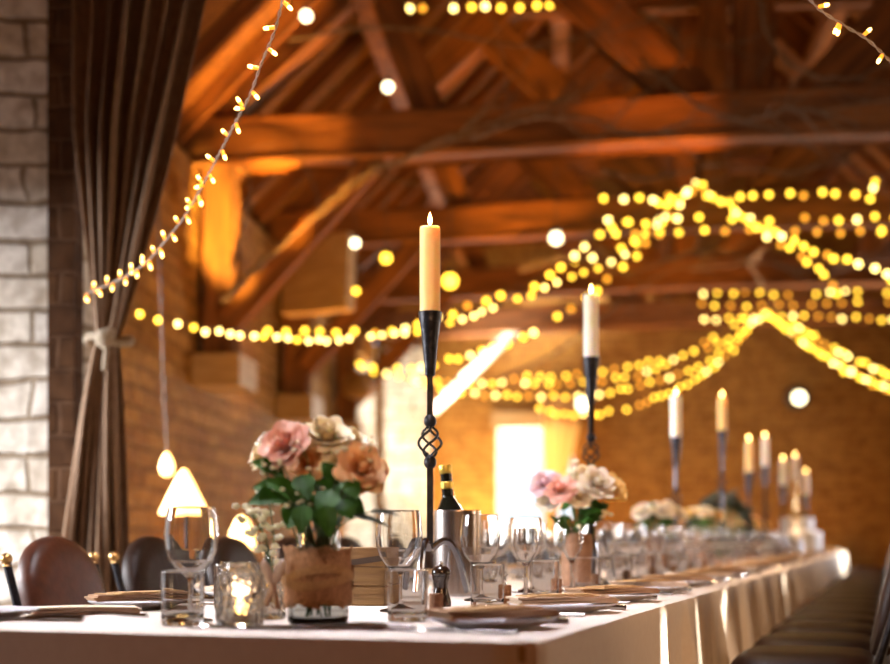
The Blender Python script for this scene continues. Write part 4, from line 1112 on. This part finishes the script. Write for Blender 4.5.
# dark round lantern on the left wall
t = thing('wall_lantern', 'dark round basket hanging by the bright left opening', 'basket', P(360,386,12.5))
b = MB(); b.lathe([(0,-.12),(.09,-.11),(.15,-.06),(.16,.02),(.13,.10),(.1,.12),(0,.12)], 20); b.build('basket_body', M['crate'], t)
b = MB(); b.tube([(0,0,.1),(0,0,1.2)], .006, 6); b.build('cord', M['darkwire'], t)

# ------------------------------------------------------------------ bare branches
def branch(label, pts, r0, seed, forks=5, d_group=None, m='branch'):
    r = random.Random(seed); W = [P(*p) for p in pts]; path = cat_path(W, .1); b = MB(); o0 = W[0]
    n = len(path); ax = [q-o0+Vector((r.uniform(-1,1),r.uniform(-1,1),r.uniform(-1,1)))*.008 for q in path]
    b.tube(ax, [r0*(1-.75*i/n) for i in range(n)], 7)
    for k in range(forks):
        i = int(n*r.uniform(.25,.95)); s = ax[min(i,n-1)]; dn = (ax[min(i+1,n-1)]-ax[max(i-1,0)]).normalized()
        dv = (dn+Vector((r.uniform(-1,1),r.uniform(-.4,.4),r.uniform(-1,1)))*.9).normalized(); Lk = r.uniform(.25,.8); pp = [s]; c = dv.copy()
        for j in range(9):
            c = (c+Vector((r.uniform(-1,1),r.uniform(-.5,.5),r.uniform(-1,1)))*.22).normalized(); pp.append(pp[-1]+c*Lk/9)
        b.tube(pp, [r0*.38*(1-j/11) for j in range(10)], 5)
        for j2 in range(2):
            s2 = pp[r.randint(3,8)]; c2 = (c+Vector((r.uniform(-1,1),r.uniform(-.4,.4),r.uniform(-1,1)))*.9).normalized(); p3 = [s2]
            for j in range(5):
                c2 = (c2+Vector((r.uniform(-1,1),0,r.uniform(-1,1)))*.25).normalized(); p3.append(p3[-1]+c2*Lk*.08)
            b.tube(p3, [r0*.18,r0*.15,r0*.12,r0*.1,r0*.08,r0*.06], 4)
    o = b.build('bare_branch', M[m], None, True, loc=o0)
    return tag(o, label, 'branch')
branch('bare branch rising from the left wall to the first tie beam', [(222,300,8.3),(260,265,8.25),(310,220,8.2),(355,180,8.2),(410,158,8.15),(470,136,8.1)], .022, 1, 6)
branch('brightly lit branch tip laid against the first tie beam', [(370,168,8.1),(405,158,8.0),(440,140,7.95),(480,128,7.9),(530,108,7.9),(580,98,7.9)], .016, 2, 5)
branch('thin curved branch hanging beside the bright wall post', [(232,270,7.9),(240,235,7.85),(250,200,7.85),(246,170,7.85),(236,150,7.85)], .012, 3, 2)
branch('long bare branch arching above the first tie beam', [(290,40,8.2),(360,28,8.1),(430,30,8.1),(520,45,8.1),(590,35,8.1),(650,20,8.1)], .012, 4, 7)
branch('bare branch spread over the middle of the first tie beam', [(470,140,8.1),(520,120,8.05),(580,118,8),(640,135,8),(700,120,8),(760,128,8)], .014, 5, 10)
branch('bare branch spread over the right part of the first tie beam', [(640,60,8.1),(690,100,8.0),(740,120,7.9),(800,108,7.8),(860,125,7.8)], .014, 6, 10)
branch('bare branch curling upward in the top right roof', [(640,10,8.4),(670,30,8.3),(680,60,8.2),(650,90,8.1),(600,110,8.1)], .013, 7, 6)
branch('bare branch in the dark right corner of the roof', [(760,0,7.8),(770,40,7.8),(800,70,7.8),(850,78,7.8),(890,60,7.8)], .012, 8, 7)
branch('bare branch under the second tie beam in the middle', [(520,270,10.8),(570,260,10.8),(630,272,10.7),(700,250,10.7),(760,262,10.6)], .018, 9, 8)
branch('sloping bare branch between the two light hubs', [(500,380,13),(560,350,12.6),(610,310,12),(660,275,11.6),(720,258,11.2)], .018, 10, 8)
branch('bare branch along the third tie beam on the right', [(690,270,13.4),(760,262,13.3),(830,272,13.2),(900,258,13.2)], .016, 11, 8)
branch('bare branch hanging over the upper light hub', [(600,170,9.8),(650,178,9.8),(720,165,9.8),(790,172,9.8),(860,160,9.8)], .014, 12, 9)
timber('diagonal_brace', P(432,412,16.2), P(518,327,16.2), .09, .12, m='daylitoak')  # daylight on the brace is put into its pale colour

# ------------------------------------------------------------------ lights
def area(name, loc, target, sx, sy, power, col, spread=180):
    ld = bpy.data.lights.new(name, 'AREA'); ld.shape = 'RECTANGLE'; ld.size = sx; ld.size_y = sy; ld.energy = power; ld.color = col; ld.spread = math.radians(spread)
    o = bpy.data.objects.new(name, ld); COL.objects.link(o); o.location = loc
    o.rotation_euler = (Vector(target)-Vector(loc)).to_track_quat('-Z','Y').to_euler(); return o
def spot(name, loc, target, power, col, ang=100, blend=.8, size=.08):
    ld = bpy.data.lights.new(name, 'SPOT'); ld.energy = power; ld.color = col; ld.spot_size = math.radians(ang); ld.spot_blend = blend; ld.shadow_soft_size = size
    o = bpy.data.objects.new(name, ld); COL.objects.link(o); o.location = loc
    o.rotation_euler = (Vector(target)-Vector(loc)).to_track_quat('-Z','Y').to_euler(); return o
DAY = (.82,.91,1.0)
area('daylight_near_window', B((W0+W1)/2-.6, 6.0, 2.6), B((W0+W1)/2+.5, 2.6, 1.3), 3.2, 2.0, 560, (.95,.96,1), 110)
area('added_recess_fill', B((R0+R1)/2, 3.35, 1.9), B((R0+R1)/2+1.0, .3, .5), 1.1, 1.4, 200, (.95,.94,1), 90)  # lamp outside the added recess opening, for highlights on the glasses
area('daylight_far_left', B(15.5, 3.3, 2.0), B(15.9, 0, 1.7), 1.2, 2.6, 130, (1,.93,.78))
area('daylight_end_door', B(PE+1.1, (D0+D1)/2, 1.3), B(PE, (D0+D1)/2, 1.3), 1.6, 2.4, 800, (1,.95,.86))
for (a, b_, z0, z1), pw in zip(wins, (45, 45, 170)):  # lamps at the added right openings, brightening cloth side and glasses
    area('added_right_window_fill', B((a+b_)/2, QR-.3, (z0+z1)/2), B((a+b_)/2-(2.0 if a > 12 else 0), 0, .9), .3, z1-z0, pw, (.9,.94,1) if a > 12 else (1,.66,.36))
OR = (1,.40,.04); AM = (1,.44,.05)
for p, pw in ((6.6,28),(8.1,58),(10.0,52),(12.2,50),(14.2,36)):
    spot('uplight_left', B(p, QL-.45, .15), B(p+.3, QL+.1, 3.0), pw, AM, 110)
for q, pw in ((.3,75),(-1.2,70),(-2.6,42),(-4.0,12)):
    spot('uplight_end', B(PE-.7, q, .15), B(PE-.1, q, 3.0), pw, OR, 110)
for p, q, pw, tq in ((9.4,1.4,150,1.6),(12.3,.9,180,.5),(7.5,1.2,90,1.4),(14.6,.3,170,-.6),(13.2,-3.4,100,-2.5),(10.2,-3.6,45,-2.8)):
    spot('uplight_roof', B(p, q, .9), B(p+1.0, tq, 5.0), pw, OR, 95)
area('warm_fill_behind', B(-1.5, -1.0, 3.0), B(4, 0, .6), 2.0, 1.0, 17, (1,.28,.05))
area('added_table_end_fill', T(.75, .75, 2.9), T(.7, .45, 0), .9, .07, 32, (.94,.92,1), 110)  # unseen light added to brighten flower tops and the near tabletop
area('added_table_fill', T(7, .5, 3.1), T(7, .5, 0), 9.5, .06, 70, (1,.70,.42), 90).rotation_euler = (0,0,PI/2-TA)  # unseen strip light added for the cloth top and glass sparkle
front = B(-1.6, -1.4, 3.1)
spot('added_warm_front_fill', front, front+Vector((-.06,1,-.31))*5, 430, (1,.58,.27), 31, .35, .15)  # added front light for candles, flowers and the cloth's right side
spot('added_bouquet_fill', B(-.2, 1.1, 2.2), P(318,462,2.27), 110, (1,.84,.66), 9, .5, .05)  # narrow beam added only to brighten the foreground bouquet
spot('uplight_post', B(7.6, 1.5, .9), P(216,215,8.85), 3000, (1,.62,.12), 13, .6, .04)
spot('uplight_rafter', B(7.2, .6, .9), P(258,62,8.6), 1500, (1,.46,.07), 20, .6, .04)
spot('uplight_brace', B(7.6, 1.0, .9), P(278,182,8.8), 2600, (1,.50,.06), 8, .6, .04)
spot('uplight_second_beam', B(9.2, .3, .9), P(520,185,10.9), 900, (1,.42,.05), 24, .8, .04)
spot('uplight_mid_beam', B(9.0, -2.2, .9), P(700,238,12.5), 900, (1,.42,.05), 26, .8, .04)
spot('uplight_ridge', B(7.5, -1.2, .9), P(620,60,9.0), 800, (1,.36,.04), 22, .8, .04)
area('daylight_shaft', B(14.9, 3.1, 1.0), P(468,376,16.2), .4, .4, 24, (1,.96,.9), 18)
spot('added_door_wall_fill', B(16.0, .85, .2), B(17.0, qpx(470, PE), 1.9), 650, (1,.68,.3), 75, .9, .1)  # added spot standing in for daylight spreading over the end wall
sd = bpy.data.lights.new('sun', 'SUN'); sd.energy = 18; sd.color = (1,.9,.72); sd.angle = math.radians(.6)
so = bpy.data.objects.new('sun', sd); COL.objects.link(so)
sdir = -Vector((math.cos(SUNA)*math.cos(SUNE), math.sin(SUNA)*math.cos(SUNE), math.sin(SUNE)))
so.rotation_euler = sdir.to_track_quat('-Z','Y').to_euler()
w = bpy.data.worlds.new('world'); sc.world = w; w.use_nodes = True
bg = w.node_tree.nodes['Background']; bg.inputs[0].default_value = (.85,.93,1,1); bg.inputs[1].default_value = 1.2

# ------------------------------------------------------------------ camera
cd = bpy.data.cameras.new('camera'); cam = bpy.data.objects.new('camera', cd); COL.objects.link(cam)
cam.location = (0,0,CAMZ); cam.rotation_euler = (PI/2,0,0)
cd.sensor_width = 36; cd.lens = F/890*36; cd.shift_y = (HZ-332)/890
cd.dof.use_dof = True; cd.dof.focus_distance = 2.85; cd.dof.aperture_fstop = 2.05
cd.clip_start = .05
sc.camera = cam
sc.view_settings.view_transform = 'Standard'; sc.view_settings.look = 'None'; sc.view_settings.gamma = 1
sc.view_settings.exposure = 0.0
sc.cycles.max_bounces = 14; sc.cycles.transmission_bounces = 12; sc.cycles.transparent_max_bounces = 12
sc.cycles.diffuse_bounces = 4; sc.cycles.glossy_bounces = 4
sc.cycles.sample_clamp_indirect = 4; sc.cycles.caustics_refractive = True; sc.cycles.caustics_reflective = False
sc.cycles.use_denoising = True
